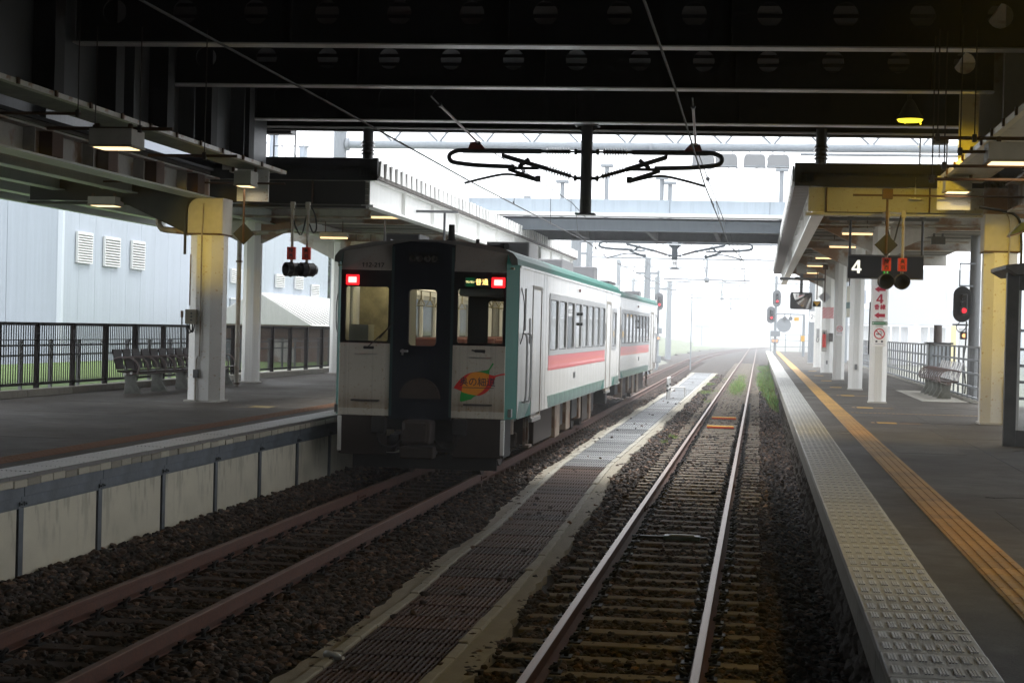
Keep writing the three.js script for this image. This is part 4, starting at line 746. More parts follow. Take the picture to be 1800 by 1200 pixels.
  for (const k of side) { const r = part('grab_rail', g().rod([k * 0.55, 2.92, -2.4], [k * 0.55, 2.92, -15], 0.014, 6).geo(), MT.steel, t); for (let i = 0; i < 6; i++) part('strap', g().rod([k * 0.55, 2.92, -2.7 - i * 0.8], [k * 0.55, 2.78, -2.7 - i * 0.8], 0.012, 5).tube([[k * 0.55, 2.79, -2.7 - i * 0.8], [k * 0.55 - 0.07, 2.67, -2.7 - i * 0.8], [k * 0.55 + 0.07, 2.67, -2.7 - i * 0.8]], 0.011, 5, 18, true, 0).geo(), MT.cream, r); }
  const under = (s, l, w, h, mat, x = 0.95, y = 1.0) => { for (const k of side) g().rbox(k * x, y - h / 2, -s - l / 2, w, h, l, 0.02).mesh('equipment_box', mat, t); };
  g().b(-0.9, 0.9, 0.78, 0.99, -0.3, -s1 + 0.2).mesh('underframe', MT.underDark, t);
  under(3.9, 2.6, 0.5, 0.62, MT.underRust); under(6.62, 0.75, 0.3, 0.66, MT.underBeige, 1.1); under(7.5, 0.8, 0.5, 0.5, MT.underDark); under(8.5, 0.7, 0.3, 0.62, MT.underBeige, 1.1); under(9.5, 1.0, 0.6, 0.45, MT.underDark); under(10.7, 0.35, 0.25, 0.5, MT.underBeige, 1.15); under(11.6, 1.1, 0.6, 0.6, MT.underRust); under(13.0, 0.3, 0.25, 0.62, MT.underBeige, 1.15); under(13.8, 0.9, 0.5, 0.5, MT.underDark); under(18.4, 0.5, 0.4, 0.5, MT.underDark);
  for (const k of side) { part('step_frame', g().b(k * 1.2, k * 1.24, 0.42, 0.95, -2.5, -2.53).b(k * 1.2, k * 1.24, 0.42, 0.95, -2.87, -2.9).b(k * 1.2, k * 1.3, 0.42, 0.46, -2.5, -2.9).geo(), MT.underBeige, t); part('hose', g().tube([[k * 1.1, 0.95, -7.2], [k * 1.18, 0.6, -7.4], [k * 1.15, 0.45, -7.6], [k * 1.1, 0.7, -7.9], [k * 1.08, 0.98, -8.1]], 0.03, 6, 24).geo(), MT.rubber, t); part('air_tank', g().rod([k * 0.95, 0.62, -12.9], [k * 0.95, 0.62, -14.4], 0.17, 12).geo(), MT.underDark, t); }
  for (const s of [3.0, 16.5]) {
    const b = part('bogie', g().b(-0.8, -0.66, 0.42, 0.62, -s - 1.35, -s + 1.35).b(0.66, 0.8, 0.42, 0.62, -s - 1.35, -s + 1.35).b(-0.7, 0.7, 0.45, 0.7, -s - 0.25, -s + 0.25).geo(), MT.underDark, t);
    for (const d of [-0.95, 0.95]) part('wheelset', g().add(new THREE.CylinderGeometry(0.43, 0.43, 0.13, 24).rotateZ(Math.PI / 2).translate(-0.57, 0.43, -s + d)).add(new THREE.CylinderGeometry(0.43, 0.43, 0.13, 24).rotateZ(Math.PI / 2).translate(0.57, 0.43, -s + d)).add(new THREE.CylinderGeometry(0.08, 0.08, 1.5, 10).rotateZ(Math.PI / 2).translate(0, 0.43, -s + d)).rbox(0.84, 0.45, -s + d, 0.16, 0.26, 0.3, 0.03).rbox(-0.84, 0.45, -s + d, 0.16, 0.26, 0.3, 0.03).geo(), MT.underRust, b);
    for (const k of side) part('spring', g().rod([k * 0.84, 0.6, -s], [k * 0.84, 0.95, -s], 0.14, 12).geo(), MT.underBeige, b);
  }
  if (!front) return t;
  // ---- the face
  const face = part('face', g().ext([[-1.245, 1.0], [-0.465, 1.0], [-0.465, 2.06], [-1.24, 2.06]], 0.05, tr(0, 0, -0.05), 0.006).ext([[0.455, 1.0], [1.245, 1.0], [1.24, 2.06], [0.455, 2.06]], 0.05, tr(0, 0, -0.05), 0.006).geo(), MT.faceWhite, t);
  const brow = (u0, u1, y0, y1) => { const pos = [u0, 3.15, 0, u1, 3.15, 0, u1, y1, -0.12, u0, 3.15, 0, u1, y1, -0.12, u0, y0, -0.12]; const e = new THREE.BufferGeometry(); e.setAttribute('position', new THREE.Float32BufferAttribute(pos, 3)); e.computeVertexNormals(); return e; };
  const q = g(); q.l.push(brow(-1.235, -0.465, 3.43, 3.56), brow(0.455, 1.235, 3.56, 3.43)); q.l.forEach((e) => part('brow_panel', metricUV(e), M([0.36, 0.33, 0.3], 0.5, { tex: 'speck', p: 0.6 }), t));
  for (const [a, b] of [[-1.242, -0.465], [0.455, 1.242]]) {
    const w = [a < 0 ? -1.17 : 0.52, a < 0 ? -0.52 : 1.2, 2.1, 2.9];
    const belt = part('window_belt', g().ext([[a, 2.06], [b, 2.06], [b, 3.15], [a, 3.15]], 0.05, tr(0, 0, -0.052), 0, [rev(rect(w[0], w[1], w[2], w[3], 0.03))]).geo(), MT.faceBlack, t);
    part('windscreen', metricUV(clean(new THREE.PlaneGeometry(w[1] - w[0] + 0.02, w[3] - w[2] + 0.02).translate((w[0] + w[1]) / 2, (w[2] + w[3]) / 2, -0.03))), MT.glass, belt);
    const lx = a < 0 ? -1.07 : 1.12;
    const tl = part('tail_light', g().rbox(lx, 3.0, 0.003, 0.2, 0.15, 0.02, 0.012).geo(), MT.tailLit, t); part('lamp_core', g().rbox(lx, 3.0, 0.014, 0.125, 0.085, 0.012, 0.006).geo(), MT.tailCore, tl);
    const pl = new THREE.PointLight(new THREE.Color(1, 0.06, 0.05), 0.05); pl.position.set(lx, 3.0, 0.05); t.add(pl);
  }
  const door = part('gangway_door', g().ext([[-0.465, 0.96], [0.455, 0.96], [0.455, 3.53], [0.2, 3.575], [-0.21, 3.575], [-0.465, 3.53]], 0.07, tr(0, 0, -0.05), 0.006, [rev(rect(-0.215, 0.215, 2.04, 2.88, 0.06))]).geo(), MT.faceNavy, t);
  part('door_window', metricUV(clean(new THREE.PlaneGeometry(0.45, 0.86).translate(0, 2.46, 0.0))), MT.glass, door);
  for (const x of [-0.455, 0.445]) g().b(x - 0.02, x + 0.02, 1.0, 3.5, 0.02, 0.03).mesh('door_edge', M([0.006, 0.035, 0.034], 0.5), door);
  g().rbox(-0.26, 1.96, 0.03, 0.12, 0.035, 0.03, 0.01).b(-0.3, -0.27, 1.9, 1.99, 0.02, 0.035).mesh('door_handle', MT.steel, door);
  const hb = part('headlight_box', g().rbox(0, 3.33, 0.018, 0.46, 0.19, 0.02, 0.02).geo(), MT.faceBlack, t);
  for (const x of [-0.16, -0.06, 0.06, 0.16]) part('headlight', g().lathe([[0.0, 0], [0.03, 0.004], [0.042, 0.016], [0.05, 0.03]], 14, rx(Math.PI / 2).setPosition(x, 3.33, 0.026)).geo(), M([0.03, 0.026, 0.02], 0.3), hb);
  for (const k of side) { const pos = k > 0 ? [1.245, 0.99, 0, W, 0.99, -0.42, W, 3.27, -0.42, 1.245, 0.99, 0, W, 3.27, -0.42, 1.24, 3.3, 0] : [-W, 0.99, -0.42, -1.245, 0.99, 0, -1.24, 3.3, 0, -W, 0.99, -0.42, -1.24, 3.3, 0, -W, 3.27, -0.42]; pos.push(k * 1.24, 3.3, 0, k * W, 3.27, -0.42, k * 1.235, 3.43, -0.12); const e = new THREE.BufferGeometry(); e.setAttribute('position', new THREE.Float32BufferAttribute(pos, 3)); e.computeVertexNormals(); part('corner_panel', metricUV(e), MT.green, t); }
  const cap = []; for (let i = 0; i < 6; i++) for (const k of side) cap.push(0, 3.3, -0.13, k * prof[i][0], prof[i][1], -0.13, k * prof[i + 1][0], prof[i + 1][1], -0.13); { const e = new THREE.BufferGeometry(); e.setAttribute('position', new THREE.Float32BufferAttribute(cap, 3)); e.computeVertexNormals(); part('roof_front', metricUV(e), MT.trainGrey, t); }
  // print on the face
  decal('car_number', 0.46, 0.11, print(300, 72, (c, w, h) => { c.clearRect(0, 0, w, h); c.fillStyle = '#0c0a0a'; c.font = 'bold 62px sans-serif'; c.textAlign = 'center'; c.fillText('112-217', w / 2, 58, 290); }, { alpha: true }), t, -0.77, 3.225, -0.008).rotation.x = -0.33;
  decal('destination_display', 0.36, 0.13, print(360, 130, (c, w, h) => { c.fillStyle = '#020303'; c.fillRect(0, 0, w, h); const gd = c.createLinearGradient(0, 0, 150, 0); c.fillStyle = '#02220f'; c.fillRect(20, 0, 120, h); kanji(c, 'ワンマン', 12, 46, 36, 33, 0, '#d8c98a', 6); kanji(c, '普通', 158, 14, 92, 98, 0, '#ffd27a', 9); }, { lit: 0.9, rough: 0.2 }), t, 0.8, 3.0, 0.004);
  decal('leaf_emblem', 0.76, 0.6, print(520, 410, (c, w, h) => {
    c.clearRect(0, 0, w, h);
    const leaf = (col) => { c.fillStyle = col; c.beginPath(); };
    leaf('#0f9a3c'); c.moveTo(70, 395); c.bezierCurveTo(60, 300, 110, 150, 230, 95); c.bezierCurveTo(290, 75, 330, 80, 352, 66); c.lineTo(392, 0); c.lineTo(404, 10); c.lineTo(362, 76); c.bezierCurveTo(365, 190, 330, 280, 210, 345); c.lineTo(180, 372); c.lineTo(150, 378); c.lineTo(110, 392); c.fill();
    leaf('#d8261c'); c.moveTo(0, 262); c.bezierCurveTo(50, 180, 100, 120, 190, 100); c.bezierCurveTo(290, 80, 350, 120, 412, 128); c.bezierCurveTo(450, 118, 480, 104, 520, 104); c.lineTo(520, 118); c.bezierCurveTo(480, 120, 450, 130, 424, 142); c.bezierCurveTo(400, 220, 370, 300, 262, 332); c.bezierCurveTo(170, 330, 80, 290, 0, 262); c.fill();
    leaf('#e8941c'); c.moveTo(84, 300); c.bezierCurveTo(80, 220, 130, 120, 200, 98); c.bezierCurveTo(270, 92, 330, 106, 360, 116); c.bezierCurveTo(350, 210, 330, 280, 232, 330); c.bezierCurveTo(180, 326, 120, 312, 84, 300); c.fill();
    kanji(c, '奥の細道', 58, 150, 88, 92, 0, '#33223c', 8); c.fillStyle = '#55343a'; c.fillRect(90, 250, 320, 7);
  }, { alpha: true }), t, 0.87, 1.52, 0.008);
  for (const [x, y, w] of [[-0.84, 1.9, 0.34], [0.88, 1.89, 0.34]]) part('grab_bar', g().rod([x - w / 2, y, 0.03], [x + w / 2, y, 0.03], 0.009, 6).geo(), MT.steel, t);
  for (const [x, y] of [[-0.83, 1.22], [0.86, 1.2]]) part('face_step', g().rbox(x, y, 0.05, 0.42, 0.025, 0.1, 0.008).geo(), M([0.05, 0.045, 0.04], 0.7), t);
  const wiper = (x, d) => { const w = part('wiper', g().rod([x, 2.02, 0.03], [x + d * 0.3, 2.3, 0.035], 0.009, 6).bar([x + d * 0.16, 2.14, 0.03], [x + d * 0.36, 2.38, 0.03], 0.012, 0.02).rbox(x, 2.0, 0.02, 0.16, 0.04, 0.04, 0.012).geo(), MT.black, t); return w; };
  wiper(-0.8, 1); part('wiper', g().rbox(0.87, 1.99, 0.02, 0.16, 0.04, 0.05, 0.012).bar([0.75, 2.0, 0.03], [0.95, 1.97, 0.03], 0.014, 0.02).geo(), MT.black, t);
  // below the face
  for (const [a, b] of [[-1.2, -0.52], [0.5, 1.2]]) part('skirt_plate', g().ext([[a, 0.42], [b, 0.42], [b, 0.99], [a, 0.99]], 0.03, tr(0, 0, -0.06), 0.008).geo(), MT.underRust, t);
  for (const k of side) { part('skirt_side', g().b(k * 1.215, k * 1.24, 0.42, 0.98, -0.06, -0.8).geo(), MT.underDark, t); part('skirt_edge', g().rbox(k * 1.225, 0.72, -0.035, 0.06, 0.52, 0.05, 0.008).geo(), MT.white, t); }
  g().b(-1.1, 1.1, 0.2, 0.42, -0.4, -0.44).mesh('snow_plough', MT.underDark, t);
  const cp = part('coupler', g().rbox(0, 0.78, 0.1, 0.42, 0.36, 0.5, 0.05).rbox(0, 0.78, 0.36, 0.34, 0.3, 0.06, 0.03).rod([-0.12, 0.78, 0.4], [-0.12, 0.78, 0.44], 0.06, 10).rod([0.1, 0.86, 0.4], [0.1, 0.86, 0.43], 0.04, 10).geo(), MT.underRust, t);
  g().rbox(0, 0.48, 0.12, 0.5, 0.18, 0.3, 0.03).mesh('electric_coupler', MT.underRust, cp);
  part('gangway_hood', g().add(new THREE.CylinderGeometry(0.3, 0.3, 0.16, 24, 1, false, -Math.PI / 2, Math.PI).rotateX(-Math.PI / 2).translate(0, 1.27, 0.06)).geo(), M([0.035, 0.02, 0.012], 0.8, { tex: 'ground', p: 0.4 }), t);
  for (const x of [-0.62, 0.6]) part('jumper_socket', g().rbox(x, 0.86, 0.02, 0.2, 0.26, 0.14, 0.03).tube([[x, 0.74, 0.08], [x * 0.9, 0.58, 0.14], [x * 0.6, 0.55, 0.12], [x * 0.4, 0.66, 0.1]], 0.022, 6, 20).geo(), MT.underDark, t);
  // on the roof
  part('aerial', g().rod([0.28, 3.56, -0.7], [0.28, 3.66, -0.7], 0.07, 12).rod([0.28, 3.64, -0.7], [0.28, 3.88, -0.7], 0.055, 12, 0.045).geo(), MT.rubber, t);
  part('horn_cover', g().rbox(0.0, 3.6, -0.5, 0.42, 0.05, 0.4, 0.02).rod([0.7, 3.56, -0.6], [0.7, 3.66, -0.6], 0.03, 8).geo(), MT.rubber, t);
  part('horn', g().rod([0.8, 3.56, -0.6], [1.12, 3.56, -0.4], 0.018, 8).rod([1.1, 3.555, -0.42], [1.18, 3.55, -0.34], 0.05, 10).geo(), MT.rubber, t);
  part('roof_fin', g().ext([[-0.86, 3.5], [-0.6, 3.54], [-0.64, 3.64]], 0.3, tr(0, 0, -0.9)).geo(), MT.black, t);
  // cab
  const cl = new THREE.RectAreaLight(new THREE.Color(1, 0.85, 0.5), 2.2, 0.5, 0.3); cl.position.set(-0.75, 3.14, -1.0); cl.rotation.x = -Math.PI / 2; t.add(cl); g().b(-1.0, -0.5, 3.165, 3.19, -0.85, -1.15).mesh('cab_light', glow([1, 0.85, 0.55], 1.5), t);
  g().b(-1.3, -0.4, 1.14, 3.2, -1.5, -1.54).mesh('cab_partition', MT.cream, t); g().b(-0.42, -0.4, 1.14, 3.2, -0.5, -1.5).mesh('cab_pillar', M([0.7, 0.66, 0.5], 0.5), t);
  g().b(-1.25, -0.95, 1.14, 2.34, -0.6, -1.0).mesh('cab_cabinet', M([0.4, 0.4, 0.36], 0.6), t);
  part('cab_partition', g().ext([[0.4, 1.14], [1.3, 1.14], [1.3, 3.2], [0.4, 3.2]], 0.03, tr(0, 0, -1.7), 0, [rev(rect(0.72, 1.22, 2.05, 2.75, 0.04))]).geo(), M([0.05, 0.06, 0.05], 0.6), t);
  g().b(0.45, 1.22, 1.14, 2.06, -0.12, -0.55).mesh('driver_desk', MT.underDark, t); g().rbox(0.85, 1.75, -1.2, 0.45, 0.7, 0.12, 0.05).mesh('driver_seat', MT.seat, t);
  g().rbox(0.82, 2.86, -0.5, 0.7, 0.12, 0.3, 0.04).mesh('cab_console', M([0.5, 0.5, 0.4], 0.5), t);
  return t;
}
railcar('white and green diesel railcar with lit red tail lights and a leaf emblem', [-4.93, 0, -25.6], 0, true);
railcar('second white diesel railcar coupled behind the one with the leaf emblem', [-5.11, 0, -64.9], Math.PI - 0.009, false);
// ---------------------------------------------------------------- catenary
function insulator(a, b, n, r) { const q = g(); for (let i = 0; i < n; i++) { const t = (i + 0.5) / n, p = a.map((v, k) => v + (b[k] - v) * t), e = a.map((v, k) => v + (b[k] - v) * (t + 0.3 / n)); q.rod(p, e, r, 10, r * 0.6); } q.rod(a, b, r * 0.4, 8); return q.geo(); }
function catenaryPost(label, x, Z, y0, y1, plate, mat, arms) {
  const t = thing('catenary_post', label, 'catenary post', [x, 0, -Z]);
  g().rod([0, y0, 0], [0, y1, 0], 0.1, 20).mesh('post', mat, t);
  g().rbox(0, y0 - 0.012, 0, 0.34, 0.03, 0.28, 0.008).mesh('end_plate', mat, t);
  g().rbox(0, y1 - 0.02, 0, 0.42, 0.04, 0.42, 0.008).ext([[-0.2, y1 - 0.03], [-0.1, y1 - 0.13], [0.1, y1 - 0.13], [0.2, y1 - 0.03]], 0.02, tr(0, 0, -0.01)).mesh('top_bracket', mat, t);
  const nm = print(128, 150, (c, w, h) => { c.fillStyle = plate[1]; c.fillRect(0, 0, w, h); c.fillStyle = plate[2]; c.font = 'bold 84px sans-serif'; c.textAlign = 'center'; c.fillText(plate[0], w / 2, 100); });
  const pg = new THREE.CylinderGeometry(0.103, 0.103, 0.26, 16, 1, true, -0.9, 1.8); part('number_plate', pg, nm, t).position.set(0, y0 + 0.16, 0);
  for (const [k, L] of [[-1, arms[0]], [1, arms[1]]]) {
    const yt = 5.38, yl = 4.93, A = (u, y, z = 0) => [k * u, y, z];
    g().rod(A(0.1, yt), A(0.2, yt), 0.03, 8).rbox(k * 0.19, yt, 0, 0.05, 0.1, 0.06, 0.01).mesh('hinge', mat, t); g().rod(A(0.1, yl), A(0.2, yl), 0.03, 8).rbox(k * 0.19, yl, 0, 0.05, 0.1, 0.06, 0.01).mesh('hinge', mat, t);
    part('insulator', insulator(A(0.28, yt), A(0.7, yt), 9, 0.082), MT.insul, t);
    part('insulator', insulator(A(0.26, yl + 0.03), A(0.7, yl + 0.16), 9, 0.082), MT.insul, t);
    g().rod(A(0.2, yt), A(0.3, yt), 0.02, 6).rod(A(0.66, yt), A(0.8, yt), 0.03, 8).rod(A(0.78, yt), A(L - 0.02, yt), 0.045, 10).mesh('top_tube', mat, t);
    g().rod(A(0.2, yl), A(0.28, yl + 0.04), 0.02, 6).rod(A(0.68, yl + 0.155), A(L - 0.72, yt - 0.08), 0.042, 10).rod(A(L - 0.72, yt - 0.1), A(L - 0.72, yt - 0.01), 0.025, 8).mesh('strut_tube', mat, t);
    g().tube([A(L - 0.1, yt), A(L + 0.06, yt), A(L + 0.19, yt - 0.05), A(L + 0.22, yt - 0.12), A(L + 0.17, yt - 0.19), A(L + 0.02, yt - 0.22), A(L - 0.3, yt - 0.25), A(L - 0.92, yt - 0.27)], 0.04, 8, 60, false, 0.4).mesh('registration_tube', mat, t);
    g().bar(A(L - 1.18, yt - 0.13), A(L - 1.0, yt - 0.27), 0.05, 0.07).bar(A(L - 0.9, yt - 0.29), A(L - 1.35, yt - 0.29), 0.05, 0.05).bar(A(L - 0.82, yt - 0.31), A(L - 1.3, yt - 0.47), 0.06, 0.06).rbox(k * (L - 1.34), yt - 0.47, 0, 0.09, 0.11, 0.07, 0.01).mesh('drop_bracket', mat, t);
    g().tube([A(L - 1.32, yt - 0.5), A(L - 1.0, yt - 0.42), A(L - 0.75, yt - 0.4), A(L - 0.4, yt - 0.47), A(L - 0.06, yt - 0.56)], 0.024, 6, 30).mesh('steady_arm', mat, t);
    part('messenger_clamp', g().ext([[k * (L - 0.42), yt + 0.03], [k * (L - 0.3), yt + 0.15], [k * (L - 0.16), yt + 0.13], [k * (L - 0.12), yt + 0.03]], 0.08, tr(0, 0, -0.04), 0.01).geo(), MT.insulRed, t);
  }
  return t;
}
catenaryPost('black catenary post with a dark 18 plate hanging from the deck between the tracks', -3.0, 30.05, 4.33, 5.86, ['18', '#3a3a34', '#0a0a0a'], MT.catDark, [2.17, 2.08]);
catenaryPost('blue grey catenary post with a white 19 plate hanging below the footbridge', -2.92, 60.2, 4.5, 5.3, ['19', '#f2f2f2', '#111111'], MT.postSteel, [2.36, 2.4]);
function wire(name, label, pts, r, drops, group) {
  const t = thing(name, label, 'overhead wire', [0, 0, 0], 0, group);
  const q = g(); for (let i = 0; i + 1 < pts.length; i++) q.rod(pts[i], pts[i + 1], r, 5); q.mesh('wire', MT.wire, t);
  for (const [a, b] of drops ?? []) g().rod(a, b, 0.007, 4).rbox(b[0], b[1] + 0.02, b[2], 0.03, 0.07, 0.04, 0.008).mesh('dropper', MT.wire, t);
  return t;
}
{
  const cl = [[-4.8, 4.84, 2], [-4.9, 4.84, -20], [-4.97, 4.83, -30.1], [-4.85, 4.8, -50], [-5.2, 4.8, -60.2], [-5.3, 4.85, -110], [-5.6, 4.85, -200]], cr = [[-0.95, 4.84, 2], [-0.92, 4.84, -18], [-0.98, 4.84, -30.1], [-0.9, 4.82, -50], [-0.58, 4.8, -60.2], [-0.9, 4.85, -110], [-0.9, 4.85, -200]];
  const ml = [[-4.93, 5.76, -25.8], [-4.87, 5.5, -30.1], [-4.9, 5.6, -38], [-4.95, 5.66, -46], [-5.0, 5.4, -54], [-5.02, 5.5, -60.2], [-5.1, 5.4, -85], [-5.3, 5.6, -110], [-5.6, 5.6, -200]];
  const mr = [[-1.05, 5.76, -25.8], [-1.15, 5.5, -30.1], [-1.1, 5.45, -38], [-1.05, 5.45, -48], [-0.85, 5.5, -60.2], [-0.9, 5.4, -85], [-0.9, 5.6, -110], [-0.9, 5.6, -200]];
  const at = (l, z) => { for (let i = 0; i + 1 < l.length; i++) if (z <= l[i][2] && z >= l[i + 1][2]) { const t = (z - l[i][2]) / (l[i + 1][2] - l[i][2]); return l[i].map((v, k) => v + (l[i + 1][k] - v) * t); } };
  const dr = (m, c) => [-35, -41, -47, -53, -58, -66, -73, -80, -88].map((z) => [at(m, z), at(c, z)]);
  wire('contact_wire', 'contact wire running low over the track of the railcars', cl, 0.013);
  wire('contact_wire', 'contact wire running low over the empty track', cr, 0.013);
  wire('messenger_wire', 'upper messenger wire with droppers over the track of the railcars', ml, 0.011, dr(ml, cl));
  wire('messenger_wire', 'upper messenger wire with droppers over the empty track', mr, 0.011, dr(mr, cr));
  for (const [lb, m] of [['pinkish rod insulator on the messenger wire above the railcar', ml], ['pinkish rod insulator on the messenger wire above the empty track', mr]]) {
    const t = thing('rod_insulator', lb, 'insulator', [0, 0, 0]);
    g().rod(at(m, -26.6), at(m, -29.9), 0.02, 8).mesh('rod', M([0.28, 0.2, 0.19], 0.4), t); for (const z of [-26.5, -30.0]) { const p = at(m, z); g().rod([p[0], p[1], z + 0.05], [p[0], p[1], z - 0.05], 0.04, 8).mesh('end_fitting', MT.catDark, t); }
    const b = at(m, -36); g().add(new THREE.SphereGeometry(0.045, 12, 8).translate(...b)).mesh('ball', MT.catDark, t);
  }
}
// stub posts standing between the deck and the canopy gables
for (const [x, lb] of [[-7.02, 'black ribbed insulator post between the deck and the canopy beside the train'], [0.98, 'black ribbed insulator post between the deck and the canopy over the yellow strip']]) {
  const t = thing('insulator_post', lb, 'post', [x, 0, -30.9]);
  g().rod([0, 5.3, 0], [0, 5.9, 0], 0.095, 16).mesh('post', MT.catDark, t);
  for (const y of [5.38, 5.44, 5.52, 5.58]) g().rod([0, y, 0], [0, y + 0.03, 0], 0.135, 16, 0.11).mesh('insulator_skirt', MT.insul, t);
}
// ---------------------------------------------------------------- footbridge, gantry and hanging boxes
{
  const t = thing('footbridge', 'blue grey steel footbridge crossing above both tracks in the haze', 'bridge');
  g().b(-8.35, 4, 5.66, 6.05, -49.9, -50).mesh('parapet', MT.bridgePale, t);
  for (const x of [-5.4, -2.6, 0.2]) g().b(x, x + 0.015, 5.66, 6.05, -49.885, -49.9).mesh('parapet_joint', MT.bridgeGrey, t);
  g().b(-8.35, 4, 5.56, 5.66, -49.6, -50.2).mesh('white_ledge', MT.whiteStreak, t);
  g().b(-9, 4, 5.2, 5.56, -50.3, -50.34).b(-9, 4, 5.18, 5.2, -50.15, -50.5).mesh('front_girder', MT.bridgeGrey, t);
  g().b(-9, 4, 5.5, 5.56, -50.3, -57).mesh('deck', MT.bridgeUnder, t);
  g().b(-9, 4, 5.24, 5.5, -56.6, -56.64).b(-9, 4, 5.22, 5.24, -56.4, -56.8).mesh('rear_girder', MT.bridgeUnder, t);
  for (const x of [-7.5, -5.6, -3.4, -1.4, 0.6]) g().ext([[0, 5.2], [0.6, 5.25], [6.2, 5.25], [6.2, 5.5], [0, 5.5]], 0.12, tr(x, 0, -50.35).multiply(ry(Math.PI / 2))).mesh('cross_bracket', MT.bridgeUnder, t);
  for (const x of [-8.4]) g().b(x - 0.12, x + 0.12, 0.9, 5.2, -51, -51.25).mesh('leg', MT.bridgeGrey, t);
  const ga = thing('pipe_gantry', 'pale galvanised pipe truss gantry spanning high across the tracks', 'gantry', [0, 0, -64]);
  g().rod([-15.6, 9.0, 0], [8.3, 9.05, 0], 0.15, 14).mesh('lower_chord', M([0.26, 0.29, 0.32], 0.6, { tex: 'zinc', p: 0.4 }), ga);
  g().rod([-15.6, 10.1, 0], [8.3, 10.1, 0], 0.12, 12).mesh('upper_chord', MT.zinc, ga);
  for (let x = -14.6, i = 0; x < 7.4; x += 0.87, i++) g().rod([x + (i % 2 ? 0.12 : 0), i % 2 ? 9.1 : 10.05, 0], [x + 0.87 - (i % 2 ? 0 : -0.12), i % 2 ? 10.05 : 9.1, 0], 0.045, 6).mesh('diagonal', MT.zinc, ga);
  for (const x of [-15.6, 8.4]) { g().rod([x, -0.3, 0], [x, 10.4, 0], 0.24, 14).mesh('mast', MT.zinc, ga); g().rod([x + (x < 0 ? 0.24 : -0.24), 9, 0], [x + (x < 0 ? 0.34 : -0.34), 9, 0], 0.24, 14).rod([x + (x < 0 ? 0.9 : -0.9), 9, 0], [x + (x < 0 ? 0.96 : -0.96), 9, 0], 0.21, 14).mesh('flange', MT.zinc, ga); }
  g().rod([-4.1, 8.98, 0], [-4.0, 8.98, 0], 0.21, 14).mesh('chord_flange', MT.zinc, ga); g().rod([1.3, 8.8, 0.05], [8.2, 8.8, 0.05], 0.05, 8).mesh('cable_duct', MT.zinc, ga);
  [-2.15, -1.32, -0.32, 0.52].forEach((x, i) => {
    const b = thing('hanging_box', ['first', 'second', 'third', 'fourth'][i] + ' pale equipment box from the catenary post hanging under the pipe gantry', 'equipment box', [x, 8.55, -63.9], 0, 'boxes hanging under the gantry');
    g().ext([[-0.38, -0.18], [0.38, -0.18], [0.36, 0.1], [0.3, 0.2], [-0.3, 0.2], [-0.36, 0.1]], 0.4, tr(0, 0, -0.2), 0.02).mesh('case', M([0.2, 0.205, 0.21], 0.6), b);
    g().b(-0.39, 0.39, -0.24, -0.19, -0.22, 0.22).mesh('vent_base', MT.farPost, b); for (const k of [-0.2, 0.2]) g().rod([k, 0.2, 0], [k, 0.34, 0], 0.02, 6).mesh('hanger', MT.zinc, b);
    g().tube([[0.36, 0.2, 0.1], [0.46, 0, 0.1], [0.42, -0.25, 0.1], [0.2, -0.32, 0.1], [0.0, -0.24, 0.1]], 0.014, 5, 20).mesh('cable', MT.zincDark, b);
  });
}
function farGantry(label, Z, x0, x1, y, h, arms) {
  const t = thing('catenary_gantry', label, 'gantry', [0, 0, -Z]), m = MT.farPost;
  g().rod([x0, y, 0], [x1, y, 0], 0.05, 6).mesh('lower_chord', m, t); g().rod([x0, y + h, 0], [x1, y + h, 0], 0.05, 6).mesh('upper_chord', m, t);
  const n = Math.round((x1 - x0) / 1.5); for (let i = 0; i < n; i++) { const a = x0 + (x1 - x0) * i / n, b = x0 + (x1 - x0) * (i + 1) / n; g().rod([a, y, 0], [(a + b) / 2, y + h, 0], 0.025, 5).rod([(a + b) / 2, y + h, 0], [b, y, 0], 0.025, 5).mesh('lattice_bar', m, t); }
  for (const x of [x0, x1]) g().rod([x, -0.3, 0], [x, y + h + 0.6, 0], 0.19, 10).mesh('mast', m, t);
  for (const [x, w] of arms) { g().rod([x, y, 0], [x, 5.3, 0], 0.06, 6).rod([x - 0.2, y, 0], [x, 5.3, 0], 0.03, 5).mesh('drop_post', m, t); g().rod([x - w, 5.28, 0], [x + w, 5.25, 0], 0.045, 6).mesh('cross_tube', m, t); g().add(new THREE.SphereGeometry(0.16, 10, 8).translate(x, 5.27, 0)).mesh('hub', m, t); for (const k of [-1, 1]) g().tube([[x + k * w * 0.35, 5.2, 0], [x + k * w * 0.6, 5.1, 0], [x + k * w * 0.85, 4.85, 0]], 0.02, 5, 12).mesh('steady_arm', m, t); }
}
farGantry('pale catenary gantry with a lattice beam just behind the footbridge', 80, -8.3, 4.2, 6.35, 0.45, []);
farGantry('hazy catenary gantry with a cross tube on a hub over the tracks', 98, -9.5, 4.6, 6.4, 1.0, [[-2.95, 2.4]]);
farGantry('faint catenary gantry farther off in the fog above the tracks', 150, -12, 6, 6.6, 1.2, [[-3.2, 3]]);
farGantry('faintest catenary gantry, the last one visible in the fog', 210, -15, 8, 6.8, 1.2, [[-3.4, 3]]);
